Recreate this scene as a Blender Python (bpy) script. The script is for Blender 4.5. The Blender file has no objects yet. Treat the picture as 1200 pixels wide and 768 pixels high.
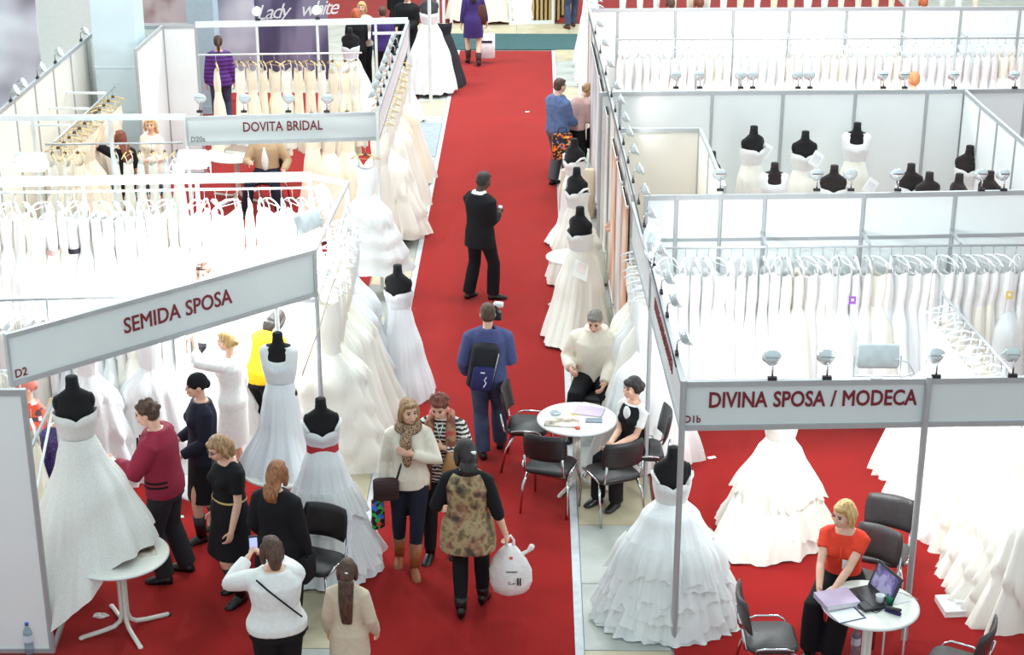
import bpy, math, random
from mathutils import Vector, Matrix
RND = random.Random(11)
PI = math.pi
V = Vector
scene = bpy.context.scene
COL = scene.collection

# ------------------------------------------------------------------ camera
F_PX, PITCH, CAM_H, YAW = 2020.0, math.radians(21.5), 8.1, math.radians(0.74)
cam_d = bpy.data.cameras.new('camera')
cam = bpy.data.objects.new('camera', cam_d)
COL.objects.link(cam)
cam.location = (0, 0, CAM_H)
cam.rotation_euler = (PI/2 - PITCH, 0, YAW)
cam_d.sensor_fit = 'HORIZONTAL'
cam_d.sensor_width = 36.0
cam_d.lens = 36.0*F_PX/1200.0
cam_d.clip_end = 300
scene.camera = cam
_fw = V((-math.sin(YAW)*math.cos(PITCH), math.cos(YAW)*math.cos(PITCH), -math.sin(PITCH)))
_rt = V((math.cos(YAW), math.sin(YAW), 0))
_up = _rt.cross(_fw)

def at(x, y, z=0.0):
    """world point of a photo pixel at height z"""
    d = _fw*F_PX + _rt*(x-600) - _up*(y-384)
    return V((0, 0, CAM_H)) + d*((z-CAM_H)/d.z)

def aty(x, y, yy):
    """world point of a photo pixel at distance yy along the aisle"""
    d = _fw*F_PX + _rt*(x-600) - _up*(y-384)
    return V((0, 0, CAM_H)) + d*(yy/d.y)

# ------------------------------------------------------------------ light
vs = scene.view_settings
vs.view_transform = 'Standard'
vs.look = 'None'
vs.gamma = 1.0
vs.use_curve_mapping = False
vs.exposure = 0.42
world = bpy.data.worlds.new('hall')
scene.world = world
world.use_nodes = True
bg = world.node_tree.nodes['Background']
bg.inputs[0].default_value = (0.80, 0.96, 1.0, 1)
bg.inputs[1].default_value = 0.76

def area(name, loc, size, power, rot=(0, 0, 0), col=(1, 1, 1)):
    l = bpy.data.lights.new(name, 'AREA')
    l.shape = 'RECTANGLE'
    l.size, l.size_y = size
    l.energy = power
    l.color = col
    o = bpy.data.objects.new(name, l)
    o.location = loc
    o.rotation_euler = rot
    COL.objects.link(o)
    return o
# rows of high-bay hall lamps under the roof
for _x in (-7, 0.5, 8):
    for _y, _p in ((12, 8), (22, 380), (33, 760)):
        area('hall_lamp', (_x, _y, 11.5), (2.2, 2.2), _p, col=(0.94, 1.0, 1.0))

# ------------------------------------------------------------------ helpers
def lin(c):
    return tuple(((v/255.0)/12.92 if v/255.0 <= 0.04045 else ((v/255.0+0.055)/1.055)**2.4) for v in c)

MATS = {}
def mat(name, col, rough=0.6, metal=0.0, var=0.08, scale=12.0, bump=0.0, bscale=60.0, sheen=0.0, alpha=1.0,
        trans=0.0, emit=0.0, stretch=None, coat=0.0, col2=None, spec=0.5):
    if name in MATS:
        return MATS[name]
    m = bpy.data.materials.new(name)
    m.use_nodes = True
    nt = m.node_tree
    p = nt.nodes['Principled BSDF']
    tc = nt.nodes.new('ShaderNodeTexCoord')
    mp = nt.nodes.new('ShaderNodeMapping')
    nt.links.new(tc.outputs['Object'], mp.inputs[0])
    if stretch:
        mp.inputs['Scale'].default_value = stretch
    nz = nt.nodes.new('ShaderNodeTexNoise')
    nz.inputs['Scale'].default_value = scale
    nz.inputs['Detail'].default_value = 3
    nt.links.new(mp.outputs[0], nz.inputs['Vector'])
    rp = nt.nodes.new('ShaderNodeValToRGB')
    a = lin(col)
    b = lin(col2) if col2 else tuple(min(1, v*(1+var)) for v in a)
    if not col2:
        a = tuple(v*(1-var) for v in a)
    rp.color_ramp.elements[0].position = 0.35
    rp.color_ramp.elements[1].position = 0.65
    rp.color_ramp.elements[0].color = (*a, 1)
    rp.color_ramp.elements[1].color = (*b, 1)
    nt.links.new(nz.outputs['Fac'], rp.inputs[0])
    nt.links.new(rp.outputs[0], p.inputs['Base Color'])
    p.inputs['Roughness'].default_value = rough
    p.inputs['Specular IOR Level'].default_value = spec
    p.inputs['Metallic'].default_value = metal
    if sheen:
        p.inputs['Sheen Weight'].default_value = sheen
        p.inputs['Sheen Roughness'].default_value = 0.3
    if coat:
        p.inputs['Coat Weight'].default_value = coat
    if trans:
        p.inputs['Transmission Weight'].default_value = trans
        p.inputs['IOR'].default_value = 1.3
    if emit:
        p.inputs['Emission Color'].default_value = (*lin(col), 1)
        p.inputs['Emission Strength'].default_value = emit
    if alpha < 1:
        p.inputs['Alpha'].default_value = alpha
    if bump:
        n2 = nt.nodes.new('ShaderNodeTexNoise')
        n2.inputs['Scale'].default_value = bscale
        n2.inputs['Detail'].default_value = 4
        nt.links.new(mp.outputs[0], n2.inputs['Vector'])
        bp = nt.nodes.new('ShaderNodeBump')
        bp.inputs['Strength'].default_value = bump
        bp.inputs['Distance'].default_value = 0.02
        nt.links.new(n2.outputs['Fac'], bp.inputs['Height'])
        nt.links.new(bp.outputs[0], p.inputs['Normal'])
    MATS[name] = m
    return m

def ramp_mat(name, kind, scale, stops, rough=0.7, stretch=None, distort=0.0, detail=2.0, const=True, bands='X'):
    """colour pattern of a fabric or print: noise / voronoi / wave through a colour ramp"""
    m = mat(name, (128, 128, 128), rough)
    nt = m.node_tree
    nz = [n for n in nt.nodes if n.type == 'TEX_NOISE'][0]
    rp = [n for n in nt.nodes if n.type == 'VALTORGB'][0]
    mp = [n for n in nt.nodes if n.type == 'MAPPING'][0]
    if stretch:
        mp.inputs['Scale'].default_value = stretch
    if kind == 'noise':
        nz.inputs['Scale'].default_value = scale
        nz.inputs['Detail'].default_value = detail
        nz.inputs['Distortion'].default_value = distort
    elif kind == 'voronoi':
        t = nt.nodes.new('ShaderNodeTexVoronoi')
        t.inputs['Scale'].default_value = scale
        nt.links.new(mp.outputs[0], t.inputs['Vector'])
        nt.links.new(t.outputs['Distance'], rp.inputs[0])
    elif kind == 'cells':
        t = nt.nodes.new('ShaderNodeTexVoronoi')
        t.inputs['Scale'].default_value = scale
        nt.links.new(mp.outputs[0], t.inputs['Vector'])
        sp = nt.nodes.new('ShaderNodeSeparateColor')
        nt.links.new(t.outputs['Color'], sp.inputs[0])
        nt.links.new(sp.outputs[0], rp.inputs[0])
    else:
        t = nt.nodes.new('ShaderNodeTexWave')
        t.bands_direction = bands
        t.inputs['Scale'].default_value = scale
        t.inputs['Distortion'].default_value = distort
        t.inputs['Detail Scale'].default_value = detail
        nt.links.new(mp.outputs[0], t.inputs['Vector'])
        nt.links.new(t.outputs['Fac'], rp.inputs[0])
    cr = rp.color_ramp
    cr.interpolation = 'CONSTANT' if const else 'LINEAR'
    while len(cr.elements) < len(stops):
        cr.elements.new(0.5)
    for e, (p, c) in zip(cr.elements, stops):
        e.position = p
        e.color = (*lin(c), 1)
    return m

class MB:
    """collects pieces of ONE part and links them as one mesh object"""
    def __init__(s):
        s.v, s.f = [], []
    def add(s, vs, fs):
        k = len(s.v)
        s.v += [tuple(p) for p in vs]
        s.f += [tuple(i+k for i in f) for f in fs]
        return s
    def box(s, c, d, rz=0.0, M=None):
        c = V(c)
        out = []
        for sx in (-1, 1):
            for sy in (-1, 1):
                for sz in (-1, 1):
                    p = V((sx*d[0]/2, sy*d[1]/2, sz*d[2]/2))
                    if rz:
                        p = Matrix.Rotation(rz, 3, 'Z') @ p
                    if M:
                        p = M @ p
                    out.append(p+c)
        return s.add(out, [(0, 1, 3, 2), (4, 6, 7, 5), (0, 4, 5, 1), (2, 3, 7, 6), (0, 2, 6, 4), (1, 5, 7, 3)])
    def rbox(s, c, d, r, M=None, n=4):
        """box with rounded vertical corners (in its own xy), soft top edge"""
        pts = []
        for cx, cy, a0 in ((1, 1, 0), (-1, 1, 90), (-1, -1, 180), (1, -1, 270)):
            for k in range(n+1):
                a = math.radians(a0 + 90*k/n)
                pts.append((cx*(d[0]/2-r)+r*math.cos(a), cy*(d[1]/2-r)+r*math.sin(a)))
        b = min(d[2]*0.3, r*0.6)
        rings = []
        for z, sh in ((-d[2]/2, b), (-d[2]/2+b, 0), (d[2]/2-b, 0), (d[2]/2, b)):
            fx, fy = (d[0]-2*sh)/d[0], (d[1]-2*sh)/d[1]
            rings.append([V((x*fx, y*fy, z)) for x, y in pts])
        c = V(c)
        rings = [[(M @ p if M else p)+c for p in r_] for r_ in rings]
        return s.loft(rings)
    def loft(s, rings, cap=True, close=True):
        n = len(rings[0])
        vs = [p for r in rings for p in r]
        fs = []
        for i in range(len(rings)-1):
            for j in range(n if close else n-1):
                k = (j+1) % n
                fs.append((i*n+j, i*n+k, (i+1)*n+k, (i+1)*n+j))
        if cap:
            fs.append(tuple(reversed(range(n))))
            fs.append(tuple((len(rings)-1)*n+j for j in range(n)))
        return s.add(vs, fs)
    def tube(s, pts, r, n=8, cap=True):
        pts = [V(p) for p in pts]
        rs = r if isinstance(r, (list, tuple)) else [r]*len(pts)
        rings, u = [], None
        for i, p in enumerate(pts):
            d = (pts[min(i+1, len(pts)-1)]-pts[max(i-1, 0)])
            if d.length < 1e-9:
                d = V((0, 0, 1))
            d.normalize()
            if u is None:
                u = d.orthogonal().normalized()
            u = u-d*u.dot(d)
            if u.length < 1e-6:
                u = d.orthogonal()
            u.normalize()
            w = d.cross(u)
            rings.append([p+(u*math.cos(2*PI*k/n)+w*math.sin(2*PI*k/n))*rs[i] for k in range(n)])
        return s.loft(rings, cap)
    def rtube(s, pts, radii, n=10):
        """tube with rounded ends (closed solid, for bodies)"""
        pts = [V(p) for p in pts]
        d0 = (pts[0]-pts[1]).normalized()
        d1 = (pts[-1]-pts[-2]).normalized()
        P = [pts[0]+d0*radii[0]*.9, pts[0]+d0*radii[0]*.6]+pts+[pts[-1]+d1*radii[-1]*.6, pts[-1]+d1*radii[-1]*.9]
        Q = [radii[0]*.35, radii[0]*.78]+list(radii)+[radii[-1]*.78, radii[-1]*.35]
        return s.tube(P, Q, n)
    def ell(s, c, r, M=None, n=12, m=8):
        c = V(c)
        rings = []
        for i in range(1, m):
            a = PI*i/m
            ring = []
            for j in range(n):
                b = 2*PI*j/n
                p = V((r[0]*math.sin(a)*math.cos(b), r[1]*math.sin(a)*math.sin(b), -r[2]*math.cos(a)))
                ring.append((M @ p if M else p)+c)
            rings.append(ring)
        return s.loft(rings)
    def lathe(s, prof, c=(0, 0, 0), n=20, M=None, cap=True):
        c = V(c)
        rings = []
        for r, z in prof:
            ring = []
            for k in range(n):
                p = V((r*math.cos(2*PI*k/n), r*math.sin(2*PI*k/n), z))
                ring.append((M @ p if M else p)+c)
            rings.append(ring)
        return s.loft(rings, cap)
    def mesh(s, name, m=None, smooth=True):
        me = bpy.data.meshes.new(name)
        me.from_pydata(s.v, [], s.f)
        me.update()
        if m:
            me.materials.append(m)
        if smooth:
            me.polygons.foreach_set('use_smooth', [True]*len(me.polygons))
        return me
    def build(s, name, m, parent=None, smooth=False, **kw):
        return obj(name, s.mesh(name, m, smooth), parent, **kw)

def obj(name, me, parent=None, loc=None, rot=None, scale=None):
    o = bpy.data.objects.new(name, me)
    COL.objects.link(o)
    if parent:
        o.parent = parent
    if loc is not None:
        o.location = loc
    if rot is not None:
        o.rotation_euler = rot
    if scale is not None:
        o.scale = (scale,)*3 if isinstance(scale, (int, float)) else scale
    return o

def tag(o, label, cat, group=None):
    o['label'] = label
    o['category'] = cat
    if group:
        o['group'] = group
    return o

def thing(name, label, cat, loc=(0, 0, 0), rz=0.0, group=None, scale=None):
    o = obj(name, None, None, loc, (0, 0, rz), scale)
    o.empty_display_size = 0.1
    return tag(o, label, cat, group)

def struct(o):
    o['kind'] = 'structure'
    return o

def dup(root, loc, rot, label, group=None, scale=None):
    r = root.copy()
    COL.objects.link(r)
    r.location = loc
    r.rotation_euler = rot if isinstance(rot, (tuple, list)) else (0, 0, rot)
    if scale is not None:
        r.scale = (scale,)*3 if isinstance(scale, (int, float)) else scale
    r['label'] = label
    if group:
        r['group'] = group
    for ch in list(root.children):
        c = ch.copy()
        COL.objects.link(c)
        c.parent = r
        for g in list(ch.children):
            d = g.copy()
            COL.objects.link(d)
            d.parent = c
    return r

ORD = ['', 'first', 'second', 'third', 'fourth', 'fifth', 'sixth', 'seventh', 'eighth', 'ninth', 'tenth', 'eleventh', 'twelfth',
       'thirteenth', 'fourteenth', 'fifteenth', 'sixteenth', 'seventeenth', 'eighteenth', 'nineteenth', 'twentieth']
def ordn(n):
    if n <= 20:
        return ORD[n]
    t = {2: 'twenty', 3: 'thirty', 4: 'forty'}[n//10]
    return (t[:-1]+'ieth') if n % 10 == 0 else t+'-'+ORD[n % 10]

# jobs whose modifiers are evaluated all at once at the end of the body-building section
JOBS = []
def job_remesh(name, mb, m, parent, voxel=0.010, smooth=3, ratio=0.45):
    o = obj(name, mb.mesh(name, m), parent)
    a = o.modifiers.new('r', 'REMESH')
    a.mode = 'VOXEL'
    a.voxel_size = voxel
    a.use_smooth_shade = True
    b = o.modifiers.new('s', 'SMOOTH')
    b.iterations = smooth
    b.factor = 0.5
    if ratio < 1:
        c = o.modifiers.new('d', 'DECIMATE')
        c.ratio = ratio
    JOBS.append((o, m))
    return o

TEXTS = []
def text(name, body, size, m, parent, M, bold=0.0, shear=0.0, depth=0.002, align='LEFT', spacing=1.0):
    row = []
    for wd in body.split():
        cu = bpy.data.curves.new(name, 'FONT')
        cu.body = wd
        cu.size = size
        cu.bevel_depth = bold
        cu.bevel_resolution = 0
        cu.shear = shear
        cu.extrude = depth
        cu.align_x = align
        cu.space_character = spacing
        cu.resolution_u = 3
        t = bpy.data.objects.new(name, cu)
        COL.objects.link(t)
        row.append(t)
    TEXTS.append((row, m, parent, M, name, size*0.30))

def run_jobs():
    dg = bpy.context.evaluated_depsgraph_get()
    dg.update()
    done = []
    for o, m in JOBS:
        me = bpy.data.meshes.new_from_object(o.evaluated_get(dg))
        done.append((o, m, me))
    tx = []
    for row, m, parent, M, name, gap in TEXTS:
        x = 0.0
        for t in row:
            me = bpy.data.meshes.new_from_object(t.evaluated_get(dg))
            tx.append((t, m, parent, M @ Matrix.Translation((x, 0, 0)), name, me))
            x += max(v.co.x for v in me.vertices)+gap
    for o, m, me in done:
        o.modifiers.clear()
        old = o.data
        o.data = me
        me.materials.clear()
        me.materials.append(m)
        me.polygons.foreach_set('use_smooth', [True]*len(me.polygons))
        bpy.data.meshes.remove(old)
    for t, m, parent, M, name, me in tx:
        bpy.data.objects.remove(t)
        me.materials.clear()
        me.materials.append(m)
        o = obj(name, me, parent)
        o.matrix_basis = M
    JOBS.clear()
    TEXTS.clear()

# ------------------------------------------------------------------ materials
m_concrete = mat('concrete_floor', (176, 172, 160), 0.45, var=0.10, scale=3.0, bump=0.05, bscale=40)
m_joint = mat('floor_joint', (196, 186, 160), 0.7)
m_carpet = mat('red_carpet', (148, 25, 25), 0.95, var=0.06, scale=1.6, bump=0.35, bscale=220, sheen=0.36, spec=0.10)  # raised sheen in the material stands in for haze over the far carpet
m_carpet.node_tree.nodes['Principled BSDF'].inputs['Sheen Roughness'].default_value = 0.27
m_carpet.node_tree.nodes['Principled BSDF'].inputs['Sheen Tint'].default_value = (1.0, 0.8, 0.72, 1)
m_tape = mat('pale_tape', (190, 194, 198), 0.5)
m_teal = mat('teal_carpet', (58, 92, 94), 0.95, var=0.08, bump=0.3, bscale=200)
m_bluegrey = mat('blue_grey_mat', (150, 158, 168), 0.9)
m_panel = mat('white_laminate', (238, 241, 241), 0.35, var=0.015, scale=2)
m_cream = mat('cream_laminate', (238, 233, 224), 0.4, var=0.015, scale=2)
m_alu = mat('aluminium', (178, 181, 184), 0.35, 0.3, var=0.03)
m_alu_w = mat('white_coated_metal', (226, 230, 230), 0.35, 0.1, var=0.02)
m_fascia = mat('grey_fascia', (214, 219, 219), 0.4, var=0.015, scale=3)
m_letter = mat('maroon_letter', (120, 22, 38), 0.5)
m_letter_d = mat('dark_grey_letter', (110, 104, 106), 0.5)
m_black = mat('black_velvet', (15, 14, 17), 0.9, var=0.2, scale=60, sheen=0.2)
m_dbrown = mat('brown_velvet', (40, 32, 32), 0.9, var=0.2, scale=60, sheen=0.2)
m_white = mat('white_satin', (238, 239, 239), 0.55, var=0.02, scale=8, bump=0.30, bscale=34, sheen=0.2, stretch=(1, 1, .10))
m_ivory = mat('ivory_tulle', (239, 235, 225), 0.7, var=0.025, scale=7, bump=0.35, bscale=40, sheen=0.25, stretch=(1, 1, .10))
m_creamt = mat('cream_tulle', (236, 225, 204), 0.7, var=0.04, scale=7, bump=0.35, bscale=40, sheen=0.25, stretch=(1, 1, .10))
m_cool = mat('cool_white_tulle', (232, 234, 238), 0.6, var=0.02, scale=7, bump=0.35, bscale=40, sheen=0.2, stretch=(1, 1, .10))
m_tulle = mat('sheer_tulle', (240, 241, 240), 0.8, var=0.02, scale=8, bump=0.3, bscale=40, sheen=0.2, stretch=(1, 1, .10), alpha=0.78)
m_tulle_i = mat('sheer_ivory_tulle', (240, 236, 226), 0.8, var=0.02, scale=8, bump=0.3, bscale=40, sheen=0.2, stretch=(1, 1, .10), alpha=0.8)
m_lace = ramp_mat('white_lace', 'noise', 60, [(0.0, (196, 192, 190)), (0.48, (235, 235, 234))], 0.7, const=False, detail=4)
m_bead = ramp_mat('beaded_cloth', 'voronoi', 75, [(0.0, (250, 250, 250)), (0.16, (206, 203, 198)), (0.4, (228, 227, 222))], 0.35, const=False)
m_red_sash = mat('red_sash', (196, 52, 58), 0.5)
m_gold = mat('gold_plastic', (222, 196, 130), 0.3, 0.3)
m_goldk = mat('brown_knob', (96, 66, 44), 0.5)
m_clear = mat('white_plastic', (238, 242, 244), 0.3)
m_chrome = mat('chrome', (205, 206, 210), 0.12, 1.0, var=0.01)
m_leather = mat('black_leatherette', (34, 31, 33), 0.42, var=0.15, bump=0.1, bscale=300)
m_seat = mat('dark_grey_leatherette', (62, 57, 58), 0.4, var=0.12, bump=0.1, bscale=300)
m_tablew = mat('white_table', (226, 224, 216), 0.35, var=0.02)
m_paper = mat('paper', (232, 232, 230), 0.6, var=0.02)
m_lamp_dark = mat('dark_clip', (36, 32, 36), 0.5)
m_glass = mat('lamp_glass', (208, 216, 218), 0.15, 0.3, var=0.02)
m_bulb = mat('lamp_glow', (255, 244, 226), 0.3, emit=9.0)
m_flood = mat('flood_glow', (240, 250, 255), 0.3, emit=60.0)
m_plastic_w = mat('white_housing', (216, 222, 224), 0.4)
m_skin = mat('skin', (226, 178, 154), 0.5, var=0.05)
m_skin_t = mat('skin_tan', (198, 148, 122), 0.5, var=0.05)
m_skin_d = mat('skin_dark', (74, 48, 40), 0.5, var=0.05)
m_lips = mat('lips', (176, 84, 80), 0.5)
m_eye = mat('eye', (40, 30, 28), 0.3)
def cloth(name, c, **k):
    k.setdefault('bump', 0.08)
    k.setdefault('bscale', 140)
    k.setdefault('spec', 0.3)
    return mat(name, c, 0.85, var=0.04, scale=25, **k)
c_black = cloth('black_cloth', (20, 19, 23))
c_navy = cloth('navy_cloth', (28, 30, 46))
c_charcoal = cloth('charcoal_cloth', (44, 42, 48))
c_dgrey = cloth('dark_slate_cloth', (58, 60, 70))
c_white = cloth('white_knit', (232, 230, 228))
c_cream = cloth('cream_knit', (230, 220, 204))
c_maroon = cloth('maroon_knit', (146, 38, 62))
c_blue = cloth('blue_knit', (72, 78, 122))
c_jeans = mat('denim', (58, 68, 94), 0.85, var=0.25, scale=9, bump=0.2)
c_denim = mat('denim_jacket', (88, 108, 150), 0.85, var=0.18, scale=14, bump=0.2)
c_purple = cloth('purple_cloth', (66, 48, 112))
c_grey = cloth('grey_cloth', (92, 92, 98))
c_orange = cloth('orange_red_chiffon', (226, 66, 44))
c_yellow = cloth('yellow_cloth', (244, 196, 30))
c_pink = cloth('dusty_pink', (196, 158, 152))
c_beige = cloth('beige_cloth', (206, 188, 166))
c_tan_boot = mat('tan_leather', (150, 82, 46), 0.45, var=0.15)
c_blk_lea = mat('black_shoe', (22, 20, 22), 0.35, var=0.1)
c_leopard = ramp_mat('leopard_print', 'voronoi', 38, [(0, (60, 44, 36)), (0.3, (172, 140, 108)), (0.6, (90, 66, 48))])
c_zebra = ramp_mat('wavy_black_white', 'wave', 9, [(0, (28, 26, 28)), (0.55, (222, 214, 206))], distort=3.0, detail=3.0, bands='Z')
c_batik = ramp_mat('batik_print', 'noise', 9, [(0.3, (58, 50, 46)), (0.42, (128, 108, 76)), (0.50, (172, 152, 112)), (0.58, (150, 108, 84)), (0.68, (70, 62, 52))], detail=6, const=False)
c_shawl = ramp_mat('rust_shawl', 'noise', 8, [(0, (60, 40, 36)), (0.40, (178, 60, 48)), (0.5, (164, 124, 92)), (0.6, (120, 62, 48))], detail=4, const=False)
c_stripe = ramp_mat('purple_striped', 'wave', 4.2, [(0, (40, 24, 58)), (0.45, (104, 52, 150))], distort=0.4, bands='Z', const=False)
c_sequin = ramp_mat('purple_sequins', 'voronoi', 90, [(0, (190, 170, 220)), (0.18, (58, 40, 104)), (0.6, (40, 28, 76))], 0.4)
c_floral = ramp_mat('floral_red', 'cells', 16, [(0, (226, 84, 56)), (0.6, (240, 226, 220)), (0.75, (90, 60, 60))])
c_butterfly = ramp_mat('butterfly_print', 'cells', 34, [(0, (24, 20, 22)), (0.55, (238, 128, 40)), (0.75, (230, 84, 50)), (0.86, (226, 180, 90)), (0.94, (120, 110, 190))])
c_checks = ramp_mat('colour_check_print', 'cells', 26, [(0, (24, 24, 28)), (0.4, (60, 190, 80)), (0.6, (220, 80, 60)), (0.8, (60, 120, 220))])
def hairm(name, c, c2):
    return mat(name, c, 0.45, scale=9, stretch=(6, 6, 1.2), col2=c2, bump=0.5, bscale=22)
h_blond = hairm('blond_hair', (176, 132, 76), (226, 190, 128))
h_dblond = hairm('dark_blond_hair', (136, 100, 66), (188, 150, 108))
h_brown = hairm('brown_hair', (58, 38, 30), (98, 66, 48))
h_auburn = hairm('auburn_hair', (92, 42, 30), (140, 70, 48))
h_red = hairm('red_hair', (160, 70, 36), (200, 104, 60))
h_dark = hairm('dark_hair', (24, 19, 20), (48, 38, 36))
h_grey = hairm('grey_hair', (110, 100, 94), (150, 140, 132))
# ================================================================== FLOOR
floor = struct(obj('floor', None))
MB().box((0, 30, -0.06), (60, 60, 0.1)).build('slab_base', m_concrete, floor)
m_slab2 = mat('warm_slab', (186, 174, 146), 0.45, var=0.10, scale=3.0, bump=0.05, bscale=40)
m_slab3 = mat('cool_slab', (170, 172, 166), 0.45, var=0.10, scale=3.0, bump=0.05, bscale=40)
_sm = {}
def slab(x0, x1, y0, y1, m):
    key = (round(x1-x0, 2), round(y1-y0, 2), m.name)
    if key not in _sm:
        _sm[key] = MB().box((0, 0, 0), (x1-x0-0.012, y1-y0-0.012, 0.02)).mesh('slab', m, False)
    obj('slab', _sm[key], floor, ((x0+x1)/2, (y0+y1)/2, -0.002))
for k in range(23):
    y0 = 10.6+k*1.15
    slab(0.46, 1.22, y0, y0+1.15, (m_slab3, m_slab2, m_slab3)[k % 3])
    slab(-2.22, -1.68, y0, y0+1.15, (m_slab2, m_slab3)[k % 2])
for k in range(8):
    slab(-4+k*1.2, -2.8+k*1.2, 38.66, 39.8, m_slab2)
def carpet(name, label, x0, x1, y0, y1, m, z=0.014):
    o = MB().box(((x0+x1)/2, (y0+y1)/2, z/2+0.004), (x1-x0, y1-y0, z-0.004)).build(name, m)
    return tag(o, label, 'carpet')
carpet('carpet_runner', 'long red carpet runner down the middle of the aisle', -1.6, 0.38, 6, 36.85, m_carpet)
for x, n in ((-1.64, 'left'), (0.42, 'right')):
    tag(MB().box((x, 21.5, 0.011), (0.075, 30.8, 0.014)).build('carpet_tape', m_tape), 'pale grey tape strip along the %s edge of the aisle runner' % n, 'tape')
carpet('carpet_runner', 'teal carpet strip crossing the far end of the aisle', -3.6, 2.6, 37.0, 38.62, m_teal)
carpet('carpet', 'red carpet of the far stands beyond the teal strip', -8, 9, 39.85, 50, m_carpet)
carpet('carpet', 'red booth carpet under the seated woman in orange, right booth', 1.24, 9.5, 8, 18.2, m_carpet)
carpet('carpet', 'red booth carpet in the lower left booth', -8, -2.24, 7.5, 18.9, m_carpet)
carpet('carpet', 'red carpet of the left booth with the gold hangers', -9, -2.24, 21.6, 33, m_carpet)
carpet('carpet', 'red carpet of the booth with the dark busts, upper right', 1.24, 10, 18.6, 29.0, m_carpet)
o = MB().box((-1.92, 29.6, 0.012), (0.5, 2.2, 0.012)).build('floor_mat', m_bluegrey)
tag(o, 'blue grey floor mat left of the runner near the far gowns', 'mat')

# ================================================================== WALLS (aluminium posts, laminate panels)
def oct_ring(cx, cy, z, r=0.024):
    return [V((cx+r*math.cos(PI/8+k*PI/4), cy+r*math.sin(PI/8+k*PI/4), z)) for k in range(8)]
_postm = {}
def post(parent, x, y, z0=0.0, z1=2.5, m=None, r=0.024, name='post'):
    m = m or m_alu
    key = (round(z1-z0, 2), m.name, r)
    if key not in _postm:
        _postm[key] = MB().loft([oct_ring(0, 0, 0, r), oct_ring(0, 0, z1-z0, r)]).mesh('post', m, False)
    return obj(name, _postm[key], parent, (x, y, z0))
def beam(parent, a, b, m=None, w=0.035, h=0.05, name='beam'):
    a, b = V(a), V(b)
    d = b-a
    M = d.to_track_quat('X', 'Z').to_matrix()
    return MB().box((a+b)/2, (d.length, w, h), M=M).build(name, m or m_alu, parent)
def wall(name, pts, z0=0.0, z1=2.5, m=None, pm=None, mid=None):
    """pts: list of (x, y) post positions; panel between each pair"""
    w = struct(obj(name, None))
    for i, (x, y) in enumerate(pts):
        post(w, x, y, z0, z1, pm)
        if i:
            a, b = V((*pts[i-1], 0)), V((x, y, 0))
            d = b-a
            c = (a+b)/2
            M = d.to_track_quat('X', 'Z').to_matrix()
            MB().box((c.x, c.y, (z0+z1)/2), (d.length-0.05, 0.014, z1-z0-0.1), M=M).build('panel', m or m_panel, w)
            for z in (z0+0.03, z1-0.028):
                beam(w, (a.x, a.y, z), (b.x, b.y, z), pm, 0.04, 0.055)
            if mid:
                beam(w, (a.x, a.y, mid), (b.x, b.y, mid), pm, 0.035, 0.04)
    return w
def line(p, q, n):
    return [(p[0]+(q[0]-p[0])*k/n, p[1]+(q[1]-p[1])*k/n) for k in range(n+1)]
def tops(pix, z=2.5):
    return [tuple(at(x, y, z)[:2]) for x, y in pix]

wall('wall_right_near', tops([(757, 229), (793, 228.5), (845, 228), (897, 227.5), (1013, 226), (1120, 224), (1225, 222)]), mid=1.98)
wall('wall_right_middle', tops([(704, 108), (727, 107.5), (835, 106.5), (918, 106), (1003, 105.5), (1087, 105), (1131, 104.5)])+[(6.75, 23.25), (7.6, 23.25)])
wall('wall_right_side', [tuple(at(1131, 104.5, 2.5)[:2])]+line(tuple(at(1150, 122, 2.5)[:2]), tuple(at(1215, 178, 2.5)[:2]), 3))
wall('wall_right_far', tops([(692, 10), (724, 10), (792, 9.5), (860, 9), (926, 9), (993, 8.5), (1060, 8), (1127, 8), (1196, 7.5), (1260, 7)]))
wall('wall_fitting_room', [(1.08, 21.07), (2.09, 21.09), (2.12, 20.1), (2.14, 18.6)], m=m_cream)
# panels towards the aisle of the two farther right booths
wall('wall_right_aisle', line((1.10, 18.25), (0.93, 28.8), 10), m=m_cream)
# left side
wall('wall_left_front', [(-6.6, 12.75), (-5.4, 12.78), (-4.14, 12.8)])
wl = wall('wall_left_rear', line((-6.98, 20.6), (-6.93, 27.3), 7), m=m_cream)
wall('wall_left_back', [(-6.93, 27.3), (-6.0, 27.35)], m=m_cream)
wall('wall_left_partition', [(-6.0, 25.6), (-5.95, 27.35), (-5.42, 27.38)])
wall('wall_hall_left', [(-13, 33.6), (-10.5, 33.6), (-8.4, 33.6), (-6.4, 33.6)], z1=5.2, m=mat('pale_green_wall', (228, 236, 232), 0.6, var=0.02), pm=m_alu_w)
wall('wall_far', line((-10, 45.0), (10, 45.0), 10), z1=3.6)

def column(name, x, y, w, h, m):
    c = struct(obj(name, None, None, (x, y, 0)))
    MB().box((0, 0, h/2), (w, w, h)).build('shaft', m, c)
    MB().box((0, 0, 0.08), (w+0.05, w+0.05, 0.16)).build('plinth', m, c)
    MB().box((0, 0, 2.1), (w+0.012, w+0.012, 0.02)).build('seam', m, c)
m_col = mat('pale_blue_column', (208, 222, 228), 0.5, var=0.03, scale=1.5)
column('column_near', aty(141, 60, 26.4).x, 26.4, 0.66, 9, m_col)
column('column_far', aty(238, 30, 31.6).x, 31.6, 0.5, 9, mat('blue_column', (178, 204, 214), 0.5, var=0.03))

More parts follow.
